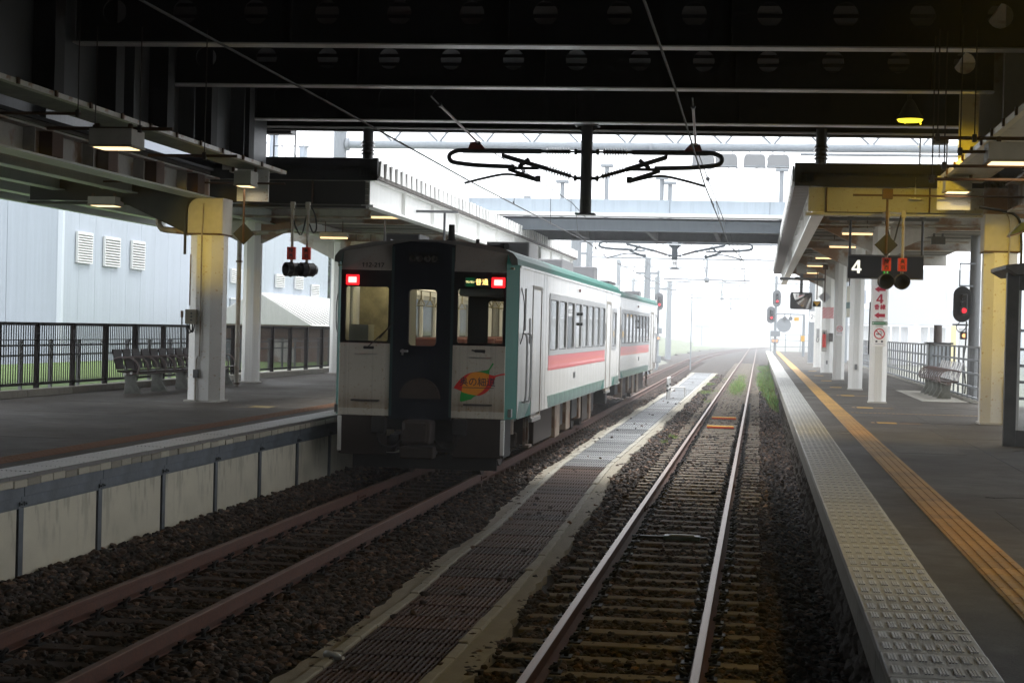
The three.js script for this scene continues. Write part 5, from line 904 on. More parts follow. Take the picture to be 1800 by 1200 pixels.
[[-9.3, 88, 7.3, 0.22], [-6.6, 104, 6.9, 0.24], [-7.4, 128, 6.6, 0.24], [-8.4, 165, 7.4, 0.3], [-4.5, 118, 5.2, 0.05], [-11.2, 84, 9, 0.24]].forEach(([x, z, h, r], i) => {
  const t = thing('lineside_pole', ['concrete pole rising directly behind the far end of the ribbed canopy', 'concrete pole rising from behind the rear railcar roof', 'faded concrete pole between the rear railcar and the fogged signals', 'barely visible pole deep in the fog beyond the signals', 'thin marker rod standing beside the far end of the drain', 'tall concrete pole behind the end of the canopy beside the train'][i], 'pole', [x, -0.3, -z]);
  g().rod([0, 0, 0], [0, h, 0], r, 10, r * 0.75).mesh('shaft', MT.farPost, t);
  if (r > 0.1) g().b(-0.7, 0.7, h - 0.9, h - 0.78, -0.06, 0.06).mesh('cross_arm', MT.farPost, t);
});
[[-6.6, 74, 9.4], [-8.5, 75, 8.7], [-4.25, 76, 8.9], [-3.9, 78, 8.7], [0.77, 76, 9.3]].forEach(([x, z, h], i) => {
  const t = thing('bridge_lamp_post', ['thicker pale post seen above the footbridge parapet beside the black 18 post', 'pale post above the end of the footbridge parapet', 'pale post above the parapet near the contact wire, the taller of a pair', 'pale post above the parapet near the contact wire, the shorter of a pair', 'pale post above the parapet beside the dark ribbed canopy'][i], 'post', [x * 0.76, 5.5, -57]);
  h = (h - 2.34) * 0.76 + 2.34 - 5.5; g().rod([0, 0, 0], [0, h, 0], 0.07, 8).mesh('shaft', MT.farPost, t); g().b(-0.2, 0.2, h - 0.08, h, -0.15, 0.15).mesh('head', MT.farPost, t);
});
// ---------------------------------------------------------------- signals
function signalHead(t, x, y, w, h, lens, m = MT.signBlack) {
  const s = new THREE.Shape(); s.moveTo(-w / 2, -h / 2 + w / 2); s.absarc(0, -h / 2 + w / 2, w / 2, Math.PI, 2 * Math.PI); s.lineTo(w / 2, h / 2 - w / 2); s.absarc(0, h / 2 - w / 2, w / 2, 0, Math.PI); s.lineTo(-w / 2, -h / 2 + w / 2);
  const e = new THREE.ExtrudeGeometry(s, { depth: 0.06, bevelEnabled: true, bevelSize: 0.015, bevelThickness: 0.015, bevelSegments: 1, curveSegments: 12 }).translate(x, y, 0);
  const bp = part('backing_plate', metricUV(clean(e)), m, t);
  g().rbox(x + 0.04, y, 0.1, w * 0.45, h * 0.62, 0.1, 0.05).mesh('hood_body', MT.black, bp);
  for (const d of [-0.24, 0, 0.24]) g().add(new THREE.CylinderGeometry(w * 0.17, w * 0.2, 0.16, 16, 1, true, -Math.PI * 0.7, Math.PI * 1.4).rotateX(Math.PI / 2).rotateZ(Math.PI).translate(x + 0.04, y + d * h * 0.75, 0.22)).mesh('hood', MT.black, bp);
  part('lens', metricUV(clean(new THREE.CylinderGeometry(w * 0.15, w * 0.15, 0.02, 16).rotateX(Math.PI / 2).translate(x + 0.04, y - 0.24 * h * 0.75, 0.16))), lens, bp);
}
{
  const t = thing('railway_signal', 'black signal head showing red on a grey mast beyond the zinc railing', 'signal', [5.27, 0, -47]);
  signalHead(t, -0.07, 3.24, 0.42, 0.9, MT.signalRed);
  g().rod([0.26, 0.0, -0.1], [0.26, 5.2, -0.1], 0.14, 16).mesh('mast', MT.zincDark, t);
  g().b(-0.16, -0.13, 3.72, 4.3, 0, 0.04).b(-0.16, 0.2, 3.7, 3.74, 0, 0.04).b(-0.16, 0.25, 4.28, 4.32, 0, 0.04).mesh('bracket', MT.zinc, t);
  g().rbox(-0.01, 2.43, 0, 0.18, 0.2, 0.1, 0.02).mesh('lower_lamp_box', MT.black, t); part('lens', metricUV(clean(new THREE.CylinderGeometry(0.055, 0.055, 0.02, 14).rotateX(Math.PI / 2).translate(-0.0, 2.43, 0.06))), MT.signalAmber, t);
  g().tube([[-0.1, 2.8, 0], [-0.2, 2.65, 0], [-0.12, 2.52, 0], [0.02, 2.6, 0], [0.06, 2.8, 0]], 0.012, 5, 24).tube([[0.05, 2.8, 0.06], [0.04, 2.2, 0.08], [0.0, 1.8, 0.08], [0.06, 1.2, 0.05], [0.05, 0.8, 0.0]], 0.02, 6, 24).b(-0.3, 0.1, 2.69, 2.73, 0, 0.04).mesh('cable', MT.rubber, t);
  const far = (label, x, Z, ys, extra) => { const q = thing('railway_signal', label, 'signal', [x, 0, -Z]); ys.forEach(([dx, y]) => signalHead(q, dx, y, 0.55, 1.15, MT.signalRed, MT.zincDark)); g().rod([0, -0.3, -0.1], [0, 6.4, -0.1], 0.1, 10).mesh('mast', MT.farPost, q); g().rbox(0, 1.9, 0, 0.5, 0.3, 0.2, 0.03).mesh('lamp_box', MT.farPost, q); for (const k of [-0.12, 0.12]) part('lens', metricUV(clean(new THREE.CylinderGeometry(0.07, 0.07, 0.02, 10).rotateX(Math.PI / 2).translate(k, 1.9, 0.12))), MT.signalAmber, q); g().rbox(0, 2.4, 0, 0.7, 0.4, 0.16, 0.03).rbox(0, 0.5, 0, 0.6, 0.5, 0.3, 0.03).mesh('relay_box', MT.farPost, q); return q; };
  far('fogged mast with two red signal heads beyond the rear railcar', -6.78, 118, [[0.1, 4.35], [-0.18, 3.36]]);
  const r = far('fogged mast with two red signal heads behind the platform end railing', 1.1, 124, [[0.05, 4.85], [-0.32, 3.7]]);
  const d = thing('departure_indicator', 'round grey disc and two small lamps on a fogged arm by the platform end', 'signal', [1.7, 0, -122]);
  g().add(new THREE.CylinderGeometry(0.5, 0.5, 0.06, 24).rotateX(Math.PI / 2).translate(-0.05, 3.0, 0)).mesh('disc', MT.farPost, d);
  g().rod([-0.6, 3.75, 0], [1.3, 3.75, 0], 0.05, 8).rod([1.3, 0.9, 0], [1.3, 3.75, 0], 0.1, 8).mesh('arm', MT.farPost, d);
  for (const x of [0.0, 0.4]) g().rod([x, 3.45, -0.1], [x, 3.45, 0.15], 0.14, 12).rod([x, 3.5, 0], [x, 3.9, 0], 0.03, 6).mesh('lamp', MT.zincDark, d); g().rbox(0.8, 3.42, 0, 0.34, 0.26, 0.1, 0.02).mesh('yellow_box', MT.yellow, d); g().rbox(1.25, 2.1, 0.1, 0.26, 0.4, 0.1, 0.02).mesh('yellow_plate', MT.yellow, d);
}
// ---------------------------------------------------------------- fences, benches, shelter
{
  const t = thing('picket_fence', 'dark brown metal picket fence along the platform with the dark bench', 'fence');
  const fx = (z) => -13.42 + (z - 31) * 0.028, yb = (z) => 0.98, y0 = 1.1, y1 = 2.2;
  for (let z = 26.6, i = 0; z < 60; z += 1.63, i++) { part('post', g().rbox(fx(z), 1.56, -z, 0.1, 1.34, i % 4 === 2 ? 0.13 : 0.07, 0.008).geo(), MT.brownFence, t); for (const [y, h] of [[2.2, 0.06], [1.9, 0.014], [1.08, 0.05]]) part('rail', g().bar([fx(z), y, -z], [fx(z + 1.63), y, -z - 1.63], 0.045, h).geo(), MT.brownFence, t); }
  const pk = g().box(0, 1.64, 0, 0.016, 1.1, 0.018).geo();
  for (let z = 29.2; z < 57.5; z += 0.1) { const o = part('picket', pk, MT.brownFence, t); o.position.set(fx(z), 0, -z); }
  const b = thing('rail_fence', 'lower grey fence with short posts just behind the brown picket fence', 'fence');
  for (let z = 26; z < 62; z += 1.5) g().rbox(-14.6, 1.3, -z, 0.07, 0.95, 0.07, 0.008).rbox(-14.6, 1.82, -z, 0.1, 0.08, 0.1, 0.02).mesh('post', MT.zincDark, b);
  for (const y of [1.75, 1.55]) g().b(-14.62, -14.58, y - 0.02, y + 0.02, -26, -62).mesh('rail', MT.zincDark, b);
  const r = thing('zinc_railing', 'galvanised railing along the back of the platform with the pale bench', 'railing');
  const ry_ = [2.16, 1.86, 1.55, 1.24, 1.0];
  for (let z = 40.6; z < 98; z += 1.02) part('post', g().rbox(4.9, 1.52, -z, 0.045, 1.28, Math.abs(((z - 40.6) / 1.02) % 5 - 2) < 0.1 ? 0.09 : 0.05, 0.006).geo(), MT.zincDark, r);
  for (const y of ry_) for (let z = 40.3; z < 96; z += 8) part('rail', g().b(4.87, 4.93, y - 0.022, y + 0.022, -z, -z - 8).geo(), y > 2 ? MT.zincDark : MT.zinc, r);
  g().b(4.82, 5.0, 0.88, 0.96, -40, -98).mesh('kerb', MT.concrete, r);
  const e = thing('end_railing', 'pale railing across the fogged far end of the platform', 'railing', [0, 0, -140]);
  for (const x of [0.9, 2.05, 3.2, 4.4]) g().rod([x, 0.9, 0], [x, 2.35, 0], 0.035, 6).mesh('post', MT.farPost, e); for (const y of [2.35, 1.9, 1.4]) g().rod([0.9, y, 0], [4.4, y, 0], 0.03, 6).mesh('rail', MT.farPost, e);
  const pf = thing('barrier_fence', 'pale slatted barrier at the end of the platform behind the rear railcar', 'fence', [-6.9, 0, -96]);
  for (let i = 0; i < 8; i++) g().b(-0.9 + i * 0.22, -0.76 + i * 0.22, 0.1, 1.35, 0, 0.04).mesh('slat', MT.whiteDirty, pf); g().b(-1, 0.9, 1.35, 1.43, -0.03, 0.06).mesh('rail', MT.whiteDirty, pf);
  const k = thing('walkway_barrier', 'small white and black striped tube barrier at the side of the drain', 'barrier', [-3.25, -0.15, -65]);
  g().tube([[0, 0, 0.9], [0, 0.72, 0.9], [0, 0.8, 0.85], [0, 0.8, -0.85], [0, 0.72, -0.9], [0, 0, -0.9]], 0.035, 8, 60, false, 0.05).rod([0, 0.42, 0.9], [0, 0.42, -0.9], 0.028, 8).rod([0, 0, 0.1], [0, 0.8, 0.1], 0.035, 8).mesh('tube', MT.white, k); g().rod([0, 0.42, -0.9], [0.5, 0.4, -2.2], 0.028, 8).rod([0.5, 0, -2.2], [0.5, 0.4, -2.2], 0.03, 8).mesh('tube', MT.white, k);
  for (const y of [0.32, 0.5]) for (const z of [0.9, -0.9]) g().rod([0, y, z], [0, y + 0.08, z], 0.039, 8).mesh('black_band', MT.black, k);
}
function bench(label, p, turn, n, seatM, backM, legEvery) { // seats face local +x, the row runs along -z
  const t = thing('platform_bench', label, 'bench', p, turn), w = 0.52;
  const seatP = [[-0.2, 0.43], [0.0, 0.41], [0.2, 0.43], [0.25, 0.42]], backP = [[-0.21, 0.46], [-0.26, 0.62], [-0.31, 0.84]];
  const ribbon = (pts, z0, z1, th) => { const q = g(); for (let i = 0; i + 1 < pts.length; i++) q.bar([pts[i][0], pts[i][1], (z0 + z1) / 2], [pts[i + 1][0], pts[i + 1][1], (z0 + z1) / 2], z1 - z0, th); return q.geo(); };
  const sG = ribbon(seatP, -0.22, 0.22, 0.03), b1 = ribbon(backP, -0.2, 0.2, 0.025);
  const slat = g(); if (backM !== seatM) for (const z of [-0.06, 0.06]) slat.bar([-0.21, 0.44, z], [-0.33, 0.88, z], 0.07, 0.022);
  const arm = g().tube([[-0.27, 0.66, 0], [-0.1, 0.7, 0], [0.1, 0.68, 0], [0.22, 0.58, 0], [0.24, 0.46, 0], [0.2, 0.4, 0]], 0.017, 6, 26).geo();
  const leg = g().ext([[-0.12, 0], [0.22, 0], [0.1, 0.2], [0.1, 0.36], [-0.12, 0.36], [-0.1, 0.2]], 0.05, tr(0, 0, -0.025), 0.006).geo();
  for (let i = 0; i < n; i++) {
    const s = part('seat', sG, seatM, t); s.position.z = -i * w - w / 2;
    const bk = part('backrest', backM !== seatM ? slat.geo() : b1, backM, t); bk.position.z = -i * w - w / 2;
    const a = part('armrest', arm, MT.benchArm, t); a.position.z = -i * w - 0.02;
  }
  const a = part('armrest', arm, MT.benchArm, t); a.position.z = -n * w;
  g().b(-0.04, 0.06, 0.35, 0.4, 0.06, -n * w - 0.1).mesh('beam', MT.benchArm, t); g().rod([0.0, 0.375, 0.06], [0, 0.375, 0.1], 0.03, 8).rod([0.12, 0.4, 0.02], [0.12, 0.4, 0.08], 0.025, 8).mesh('beam_cap', MT.steel, t);
  for (let i = 0; i * legEvery < n * w; i++) { const l = part('leg', leg, MT.benchLeg, t); l.position.z = -0.25 - i * legEvery; }
}
bench('long row of dark brown glossy seats with hooped armrests by the picket fence', [-11.95, 0.9, -32.3], 0, 12, MT.benchSeat, MT.benchSeat, 1.5);
bench('row of seats with pale slatted backs and hooped armrests by the zinc railing', [4.45, 0.9, -47.6], Math.PI, 10, M([0.05, 0.035, 0.032], 0.35), MT.benchPale, 1.05);
{
  const t = thing('shelter_frame', 'dark grey shelter frame with a sloping roof edge at the side of the platform', 'shelter', [3.4, 0.9, -24.7]);
  g().rbox(0, 1.2, 0, 0.16, 2.4, 0.12, 0.006).mesh('post', MT.frameGrey, t); g().rbox(1.6, 1.2, 0, 0.16, 2.4, 0.12, 0.006).mesh('post', MT.frameGrey, t);
  g().b(0.08, 1.52, 0.0, 0.22, -0.05, 0.05).mesh('bottom_rail', MT.frameGrey, t); g().b(0.08, 1.52, 2.12, 2.4, -0.05, 0.05).mesh('top_rail', MT.frameGrey, t);
  g().ext([[-0.14, 2.4], [0.0, 2.32], [2.2, 2.62], [2.2, 2.74], [-0.14, 2.44]], 1.6, tr(0, 0, -1.2), 0.008).mesh('roof', M([0.16, 0.155, 0.15], 0.5, { tex: 'cloud', p: 0.7 }), t);
  g().b(0.08, 0.12, 0.22, 2.12, -0.02, 0.02).mesh('inner_frame', M([0.4, 0.4, 0.39], 0.5), t);
  part('glass_pane', metricUV(clean(new THREE.PlaneGeometry(1.4, 1.9).translate(0.82, 1.17, 0))), MT.glass, t);
  const p = thing('white_pipe_post', 'slim pale post behind the shelter glass', 'post', [4.62, 0.9, -30.5]); g().rod([0, 0, 0], [0, 2.8, 0], 0.06, 12).mesh('shaft', MT.whiteDirty, p); g().rod([0, 1.28, 0], [0, 1.32, 0], 0.075, 12).mesh('collar', MT.rubber, p);
  const bk = thing('side_railing', 'horizontal grey rails seen through the shelter glass', 'railing', [0, 0.9, -38.8]); for (const y of [0.2, 0.55, 0.9, 1.25, 1.65]) g().b(5.15, 8.8, y - 0.03, y + 0.03, -0.02, 0.02).mesh('rail', MT.zincDark, bk); for (const x of [5.2, 6.4, 7.6, 8.7]) g().b(x, x + 0.06, 0, 1.7, -0.03, 0.03).mesh('post', MT.zincDark, bk);
  const bx = thing('vent_cabinet', 'grey cabinet with a brown flue standing behind the zinc railing', 'cabinet', [5.05, 0.9, -51]);
  g().b(-0.3, 0.32, 0, 1.28, -0.6, 0).mesh('case', M([0.3, 0.33, 0.36], 0.5), bx); g().b(-0.36, 0.38, 1.28, 1.33, -0.66, 0.06).mesh('lid', MT.frameGrey, bx); g().rod([-0.02, 1.33, -0.3], [-0.02, 1.82, -0.3], 0.115, 14).mesh('flue', M([0.07, 0.055, 0.05], 0.6), bx); g().b(-0.05, 0.05, 0.5, 0.75, 0, 0.012).b(-0.3, -0.26, 0, 1.28, 0, 0.02).b(0.28, 0.32, 0, 1.28, 0, 0.02).mesh('panel_trim', MT.zincDark, bx);
  const lp = thing('marker_pole', 'thin grey pole rising above the brown picket fence', 'pole', [-13.6, 0.9, -40.4]); g().rod([0, 0, 0], [0, 1.65, 0], 0.022, 6).mesh('shaft', MT.zincDark, lp); g().rod([0, 1.5, 0], [0, 1.66, 0], 0.035, 8).mesh('cap', MT.rustPipe, lp);
}
// ---------------------------------------------------------------- hanging signs, indicators, mirror
{
  const s = thing('platform_sign', 'black hanging platform sign with a white 4 and a green patch', 'sign', [2.4, 3.7, -35]);
  g().rbox(0, 0, 0, 1.44, 0.42, 0.14, 0.01).mesh('case', MT.signBlack, s);
  decal('sign_face', 1.42, 0.4, print(710, 200, (c, w, h) => { c.fillStyle = '#0b0d10'; c.fillRect(0, 0, w, h); c.fillStyle = '#fffbe8'; c.font = 'bold 178px sans-serif'; c.fillText('4', 30, 164); c.fillStyle = '#18d02a'; c.fillRect(336, 122, 46, 78); }, { lit: 0.4, rough: 0.75 }), s, 0, 0, 0.073);
  g().b(-0.72, 0.72, 0.21, 0.235, -0.08, 0.08).b(-0.72, 0.72, -0.235, -0.21, -0.08, 0.08).mesh('trim', M([0.1, 0.1, 0.11], 0.4), s);
  for (const x of [-0.69, 0.69]) g().rod([x, 0.2, 0], [x, 0.98, 0], 0.025, 8).mesh('hanger', MT.catDark, s);
  g().bar([-1.1, 0.93, 0], [1.0, 0.93, 0], 0.05, 0.06).rbox(-0.69, 0.95, 0, 0.12, 0.1, 0.1, 0.01).rbox(0.69, 0.95, 0, 0.12, 0.1, 0.1, 0.01).mesh('hanger_beam', MT.zincDark, s);
  const cord = (t, a, b) => g().tube([a, [a[0] - 0.05, a[1] - 0.2, a[2]], [(a[0] + b[0]) / 2, Math.min(a[1], b[1]) - 0.35, a[2]], b], 0.014, 5, 24).mesh('cord', MT.rubber, t);
  const indicator = (label, x, kan, tilt, pm) => {
    const t = thing('departure_signal', label, 'signal', [x, 3.27, -30]);
    g().rod([0, 0.12, 0], [0, 1.16, 0], 0.026, 8).rbox(0, 1.12, 0, 0.08, 0.12, 0.08, 0.01).mesh('pipe', pm, t);
    const b = g().rbox(0, 0.28, 0.03, 0.15, 0.22, 0.08, 0.008).mesh('name_box', MT.red, t);
    decal('box_face', 0.14, 0.21, print(140, 210, (c, w, h) => { c.fillStyle = '#d8341c'; c.fillRect(0, 0, w, h); kanji(c, kan, 32, 14, 78, 0, 98, '#2a0604', 11); c.fillStyle = '#8a1c10'; c.fillRect(0, 102, w, 5); }), b, 0, 0.28, 0.073);
    const cup = new THREE.Matrix4().makeTranslation(0, 0, 0).multiply(ry(tilt));
    const hood = g().lathe([[0.0, -0.2], [0.08, -0.19], [0.115, -0.12], [0.12, 0.0], [0.125, 0.12], [0.105, 0.12], [0.1, -0.08], [0.0, -0.1]], 20, cup.clone().multiply(rx(Math.PI / 2))).mesh('lamp_hood', M([0.006, 0.006, 0.006], 0.5), t);
    g().add(new THREE.TorusGeometry(0.124, 0.012, 6, 20).translate(0, 0, 0.02), cup).add(new THREE.TorusGeometry(0.112, 0.01, 6, 20).translate(0, 0, -0.12), cup).mesh('band', M([0.07, 0.055, 0.03], 0.5), hood);
    return t;
  };
  indicator('hooded departure lamp under a red box, over the green patch of the 4 sign', 2.07, '陸西', 0.1, MT.conduit); const i2 = indicator('hooded departure lamp under a red box, over the plain end of the 4 sign', 2.33, '奥羽', 0.1, MT.conduit);
  cord(i2, [-0.04, 1.1, 0.03], [-0.3, 1.0, 0.03]);
  const i3 = indicator('hooded departure lamp under a red box, nearer the thick column by the bench', -8.13, '陸西', -0.75, MT.conduit); const i4 = indicator('hooded departure lamp under a red box, close beside the railcar roof', -7.86, '奥羽', -0.75, MT.conduit);
  cord(i3, [0.05, 1.12, 0], [0.25, 0.95, 0]); g().tube([[0.05, 1.12, 0], [0.13, 0.95, 0], [0.16, 0.72, 0], [0.1, 0.65, 0], [0.03, 0.8, 0]], 0.014, 5, 24).mesh('cord', MT.rubber, i4);
  const diamond = (label, x, y, z, top, mat, col) => { const t = thing('diamond_marker', label, 'sign', [x, y, -z]); const q = g().box(0, 0, 0, 0.27, 0.27, 0.012, 0, 0, Math.PI / 4).mesh('plate', mat, t); g().rod([0, -0.14, 0.02], [0, top - y, 0.02], 0.02, 8).mesh('rod', col, t); g().rbox(0, top - y + 0.04, 0.02, 0.17, 0.17, 0.12, 0.01).mesh('clamp_box', col, t); return t; };
  diamond('dark diamond plate on a rusty rod in front of the platform sign', 2.04, 3.86, 29.7, 4.66, M([0.022, 0.022, 0.02], 0.7), MT.rustPipe);
  diamond('dark diamond plate on a rusty rod in front of the canopy beside the train', -8.92, 3.86, 29.7, 4.7, M([0.022, 0.02, 0.018], 0.7), MT.rustPipe);
  diamond('pale diamond plate on a rusty rod beside the mirror', 2.0, 3.55, 56, 4.45, M([0.5, 0.5, 0.52], 0.5), MT.rustPipe);
  const m = thing('platform_mirror', 'rounded rectangular convex mirror hanging above the yellow strip', 'mirror', [1.34, 3.47, -59]);
  const sh = (w, h, r) => { const s2 = new THREE.Shape(); s2.moveTo(-w + r, -h); s2.lineTo(w - r, -h); s2.quadraticCurveTo(w, -h, w, -h + r); s2.lineTo(w, h - r); s2.quadraticCurveTo(w, h, w - r, h); s2.lineTo(-w + r, h); s2.quadraticCurveTo(-w, h, -w, h - r); s2.lineTo(-w, -h + r); s2.quadraticCurveTo(-w, -h, -w + r, -h); return s2; };
  part('mirror_frame', metricUV(clean(new THREE.ExtrudeGeometry(sh(0.36, 0.28, 0.07), { depth: 0.05, bevelEnabled: false }))), M([0.1, 0.1, 0.1], 0.5), m);
  const mg = new THREE.PlaneGeometry(0.66, 0.5, 16, 12); { const p = mg.attributes.position; for (let i = 0; i < p.count; i++) p.setZ(i, 0.075 - 0.14 * (p.getX(i) ** 2 + p.getY(i) ** 2)); mg.computeVertexNormals(); }
  part('mirror_glass', mg, new THREE.MeshStandardMaterial({ color: C(0.8, 0.8, 0.8), roughness: 0.04, metalness: 1 }), m).rotation.set(0.1, -0.12, 0);
  g().b(-0.05, 0.05, 0.28, 0.95, -0.05, 0.02).b(-0.03, 0.03, 0.2, 0.34, -0.02, 0.05).mesh('hanger', MT.zincDark, m); g().rod([-0.72, 0.72, 0], [0.75, 0.72, 0], 0.045, 10).mesh('cross_pipe', MT.zincDark, m); g().rbox(0, 1.05, 0, 0.34, 0.3, 0.3, 0.02).mesh('camera_box', MT.whiteDirty, m);
  const ye = thing('yellow_arrow_sign', 'small black sign with a yellow down arrow beside the mirror', 'sign', [1.95, 3.43, -62]);
  g().rbox(0, 0, 0, 0.28, 0.19, 0.06, 0.01).mesh('case', MT.signBlack, ye); part('arrow', metricUV(clean(prism([[-0.12, 0.075], [0.12, 0.075], [0, -0.08]], 0, 0.012).translate(0, 0, 0.032))), MT.yellow, ye); g().rod([0, 0.16, 0], [0, 1.2, 0], 0.02, 6).mesh('hanger', MT.rustPipe, ye);
  const st = thing('station_sign', 'pale yellow and green station name board seen edge on behind the columns', 'sign', [2.62, 3.35, -52], -1.5); g().rbox(0, 0, 0, 1.3, 0.9, 0.12, 0.01).mesh('case', M([0.6, 0.58, 0.42], 0.5), st); g().b(-0.64, 0.64, -0.2, -0.02, 0.06, 0.068).mesh('green_stripe', MT.green, st); for (const k of [-0.5, 0.5]) g().rod([k, 0.45, 0], [k, 1.3, 0], 0.02, 6).mesh('hanger', MT.catDark, st);
  const nb = thing('train_side_sign', 'dark blank sign box hanging beside the roof of the railcar', 'sign', [-7.05, 3.7, -35.5]); g().rbox(0, 0, 0, 1.44, 0.44, 0.14, 0.01).mesh('case', MT.signBlack, nb); for (const k of [-0.62, 0.62]) g().rod([k, 0.2, 0], [k, 1.0, 0], 0.025, 8).mesh('hanger', MT.catDark, nb); g().bar([-0.9, 0.98, 0], [0.9, 0.98, 0], 0.05, 0.05).mesh('hanger_beam', MT.zincDark, nb);
  const jb = thing('junction_box', 'small dark box clamped to the conduit under the canopy near the yellow column', 'box', [3.79, 4.46, -39.1]); g().rbox(0, 0, 0, 0.3, 0.17, 0.14, 0.012).mesh('case', MT.frameGrey, jb); for (const k of [-0.09, 0.09]) g().rbox(k, 0.12, 0, 0.05, 0.07, 0.06, 0.01).mesh('clamp', MT.frameGrey, jb);
}
// ---------------------------------------------------------------- lamps
const rect = (w, h, col, k, x, y, z) => { const l = new THREE.RectAreaLight(new THREE.Color(...col), k, w, h); l.position.set(x, y, z); l.rotation.x = -Math.PI / 2; scene.add(l); };
function batten(label, x, y, Z, lit = true, w = 0.62) {
  const t = thing('fluorescent_lamp', label, 'lamp', [x, y, -Z], 0, 'fluorescent lamps under the canopies');
  g().ext([[-0.3, 0.1], [0.3, 0.1], [0.34, 0], [-0.34, 0]].map(([a, b]) => [a * w / 0.62, b]), 0.16, tr(0, 0, -0.08)).mesh('housing', MT.whiteDirty, t);
  g().rod([-w / 2, -0.02, 0.03], [w / 2, -0.02, 0.03], 0.02, 8).rod([-w / 2, -0.02, -0.03], [w / 2, -0.02, -0.03], 0.02, 8).mesh('lamp_tube', MT.tubeLit, t);
  for (const k of [-0.2, 0.2]) g().rod([k, 0.1, 0], [k, 0.35, 0], 0.012, 6).mesh('hanger', MT.rustPipe, t);
  rect(w, 0.1, [1, 0.75, 0.5], 1.6, x, y - 0.06, -Z);
}
[['over the platform sign, nearest the gable', 1.98, 4.5, 37.5], ['over the sign hanger, second from the gable', 1.95, 4.52, 43.5], ['above the mirror, third from the gable', 1.82, 4.52, 50], ['fourth from the gable above the yellow strip', 1.75, 4.53, 56], ['fifth from the gable above the yellow strip', 1.7, 4.55, 63], ['last before the far end above the yellow strip', 1.66, 4.55, 71]].forEach((a) => batten('warm lit fluorescent lamp ' + a[0], a[1], a[2], a[3]));
[['under the canopy just beside the train roof', -7.6, 4.55, 35.3], ['under the canopy behind the thick column', -9.6, 4.3, 39], ['deep under the canopy between the two slender columns', -10.4, 4.42, 45.5]].forEach((a) => batten('warm lit fluorescent lamp ' + a[0], a[1], a[2], a[3]));
function boxLamp(label, x, y, Z, w, lit = true, h = 0.2) {
  const t = thing('box_lamp', label, 'lamp', [x, y, -Z], 0, 'box lamps under the deck');
  g().b(-w / 2, w / 2, 0, h, -0.22, 0.22).mesh('housing', MT.whiteDirty, t); g().b(-w / 2 - 0.01, w / 2 + 0.01, -0.012, 0.012, -0.23, 0.23).mesh('rim', MT.conduit, t);
  g().b(-w / 2 + 0.04, w / 2 - 0.04, -0.02, -0.013, -0.18, 0.18).mesh('lamp_panel', MT.panelLit, t); for (const k of [-0.2, 0.2]) g().rbox(k, h + 0.03, 0.1, 0.05, 0.08, 0.05, 0.01).mesh('hook', MT.rustPipe, t);
  rect(w - 0.08, 0.36, [1, 0.84, 0.6], 2.2, x, y - 0.05, -Z);
}
boxLamp('white box lamp with a lit underside below the girder beside the train', -7.58, 4.36, 20, 0.52);
boxLamp('long thin lit lamp under the side roof behind the rusty girder', -11.55, 4.34, 30, 0.5, true, 0.14);
boxLamp('large white box lamp with a lit underside under the girder near the yellow column', 2.75, 4.3, 20, 0.64);
boxLamp('narrow lit lamp in front of the yellow girder end plate', 3.14, 4.74, 29.5, 0.42, true, 0.2);
boxLamp('small lit lamp beside the yellow girder end plate of the train side', -8.84, 4.68, 29.5, 0.3, true, 0.24);
function sodium(label, x, y, Z, k, cone = 1.25, aim) {
  const t = thing('sodium_lamp', label, 'lamp', [x, y, -Z], 0, 'sodium lamps under the deck');
  g().lathe([[0.03, 0.3], [0.06, 0.27], [0.1, 0.2], [0.15, 0.1], [0.21, 0.0], [0.2, 0.0], [0.13, 0.1], [0.08, 0.2], [0.0, 0.26]], 20).mesh('shade', M([0.05, 0.045, 0.03], 0.5), t); g().rod([0, 0.28, 0], [0, 0.9, 0], 0.02, 6).mesh('stem', MT.catDark, t);
  g().add(new THREE.CylinderGeometry(0.19, 0.17, 0.035, 20).translate(0, -0.012, 0)).mesh('lamp_glass', MT.sodiumLit, t); g().rod([-0.08, -0.03, 0.1], [-0.08, -0.07, 0.1], 0.008, 5).rod([0.14, -0.03, 0.08], [0.15, -0.08, 0.08], 0.012, 5).mesh('glass_clip', MT.sodiumLit, t);
  const l = new THREE.SpotLight(new THREE.Color(1, 0.66, 0.03), k, 0, cone, cone < 0.3 ? 1 : 0.4); l.position.set(x, y - 0.06, -Z); l.target.position.set(...(aim ?? [x, 0, -Z - 2])); l.shadow.radius = 6; l.castShadow = true; scene.add(l, l.target);
}
sodium('bell shaped lamp glowing yellow in front of the last perforated beam', 2.14, 5.58, 26.8, 9, 1.2, [3.2, 0.9, -29.5]);
sodium('bell shaped yellow lamp under the deck above the empty track, nearer the concourse', 2.0, 5.6, 13, 6);
sodium('bell shaped yellow lamp under the deck above the railcar track, nearer the concourse', -8.0, 4.3, 17, 130, 0.085, [-9.55, 3.8, -30.2]);
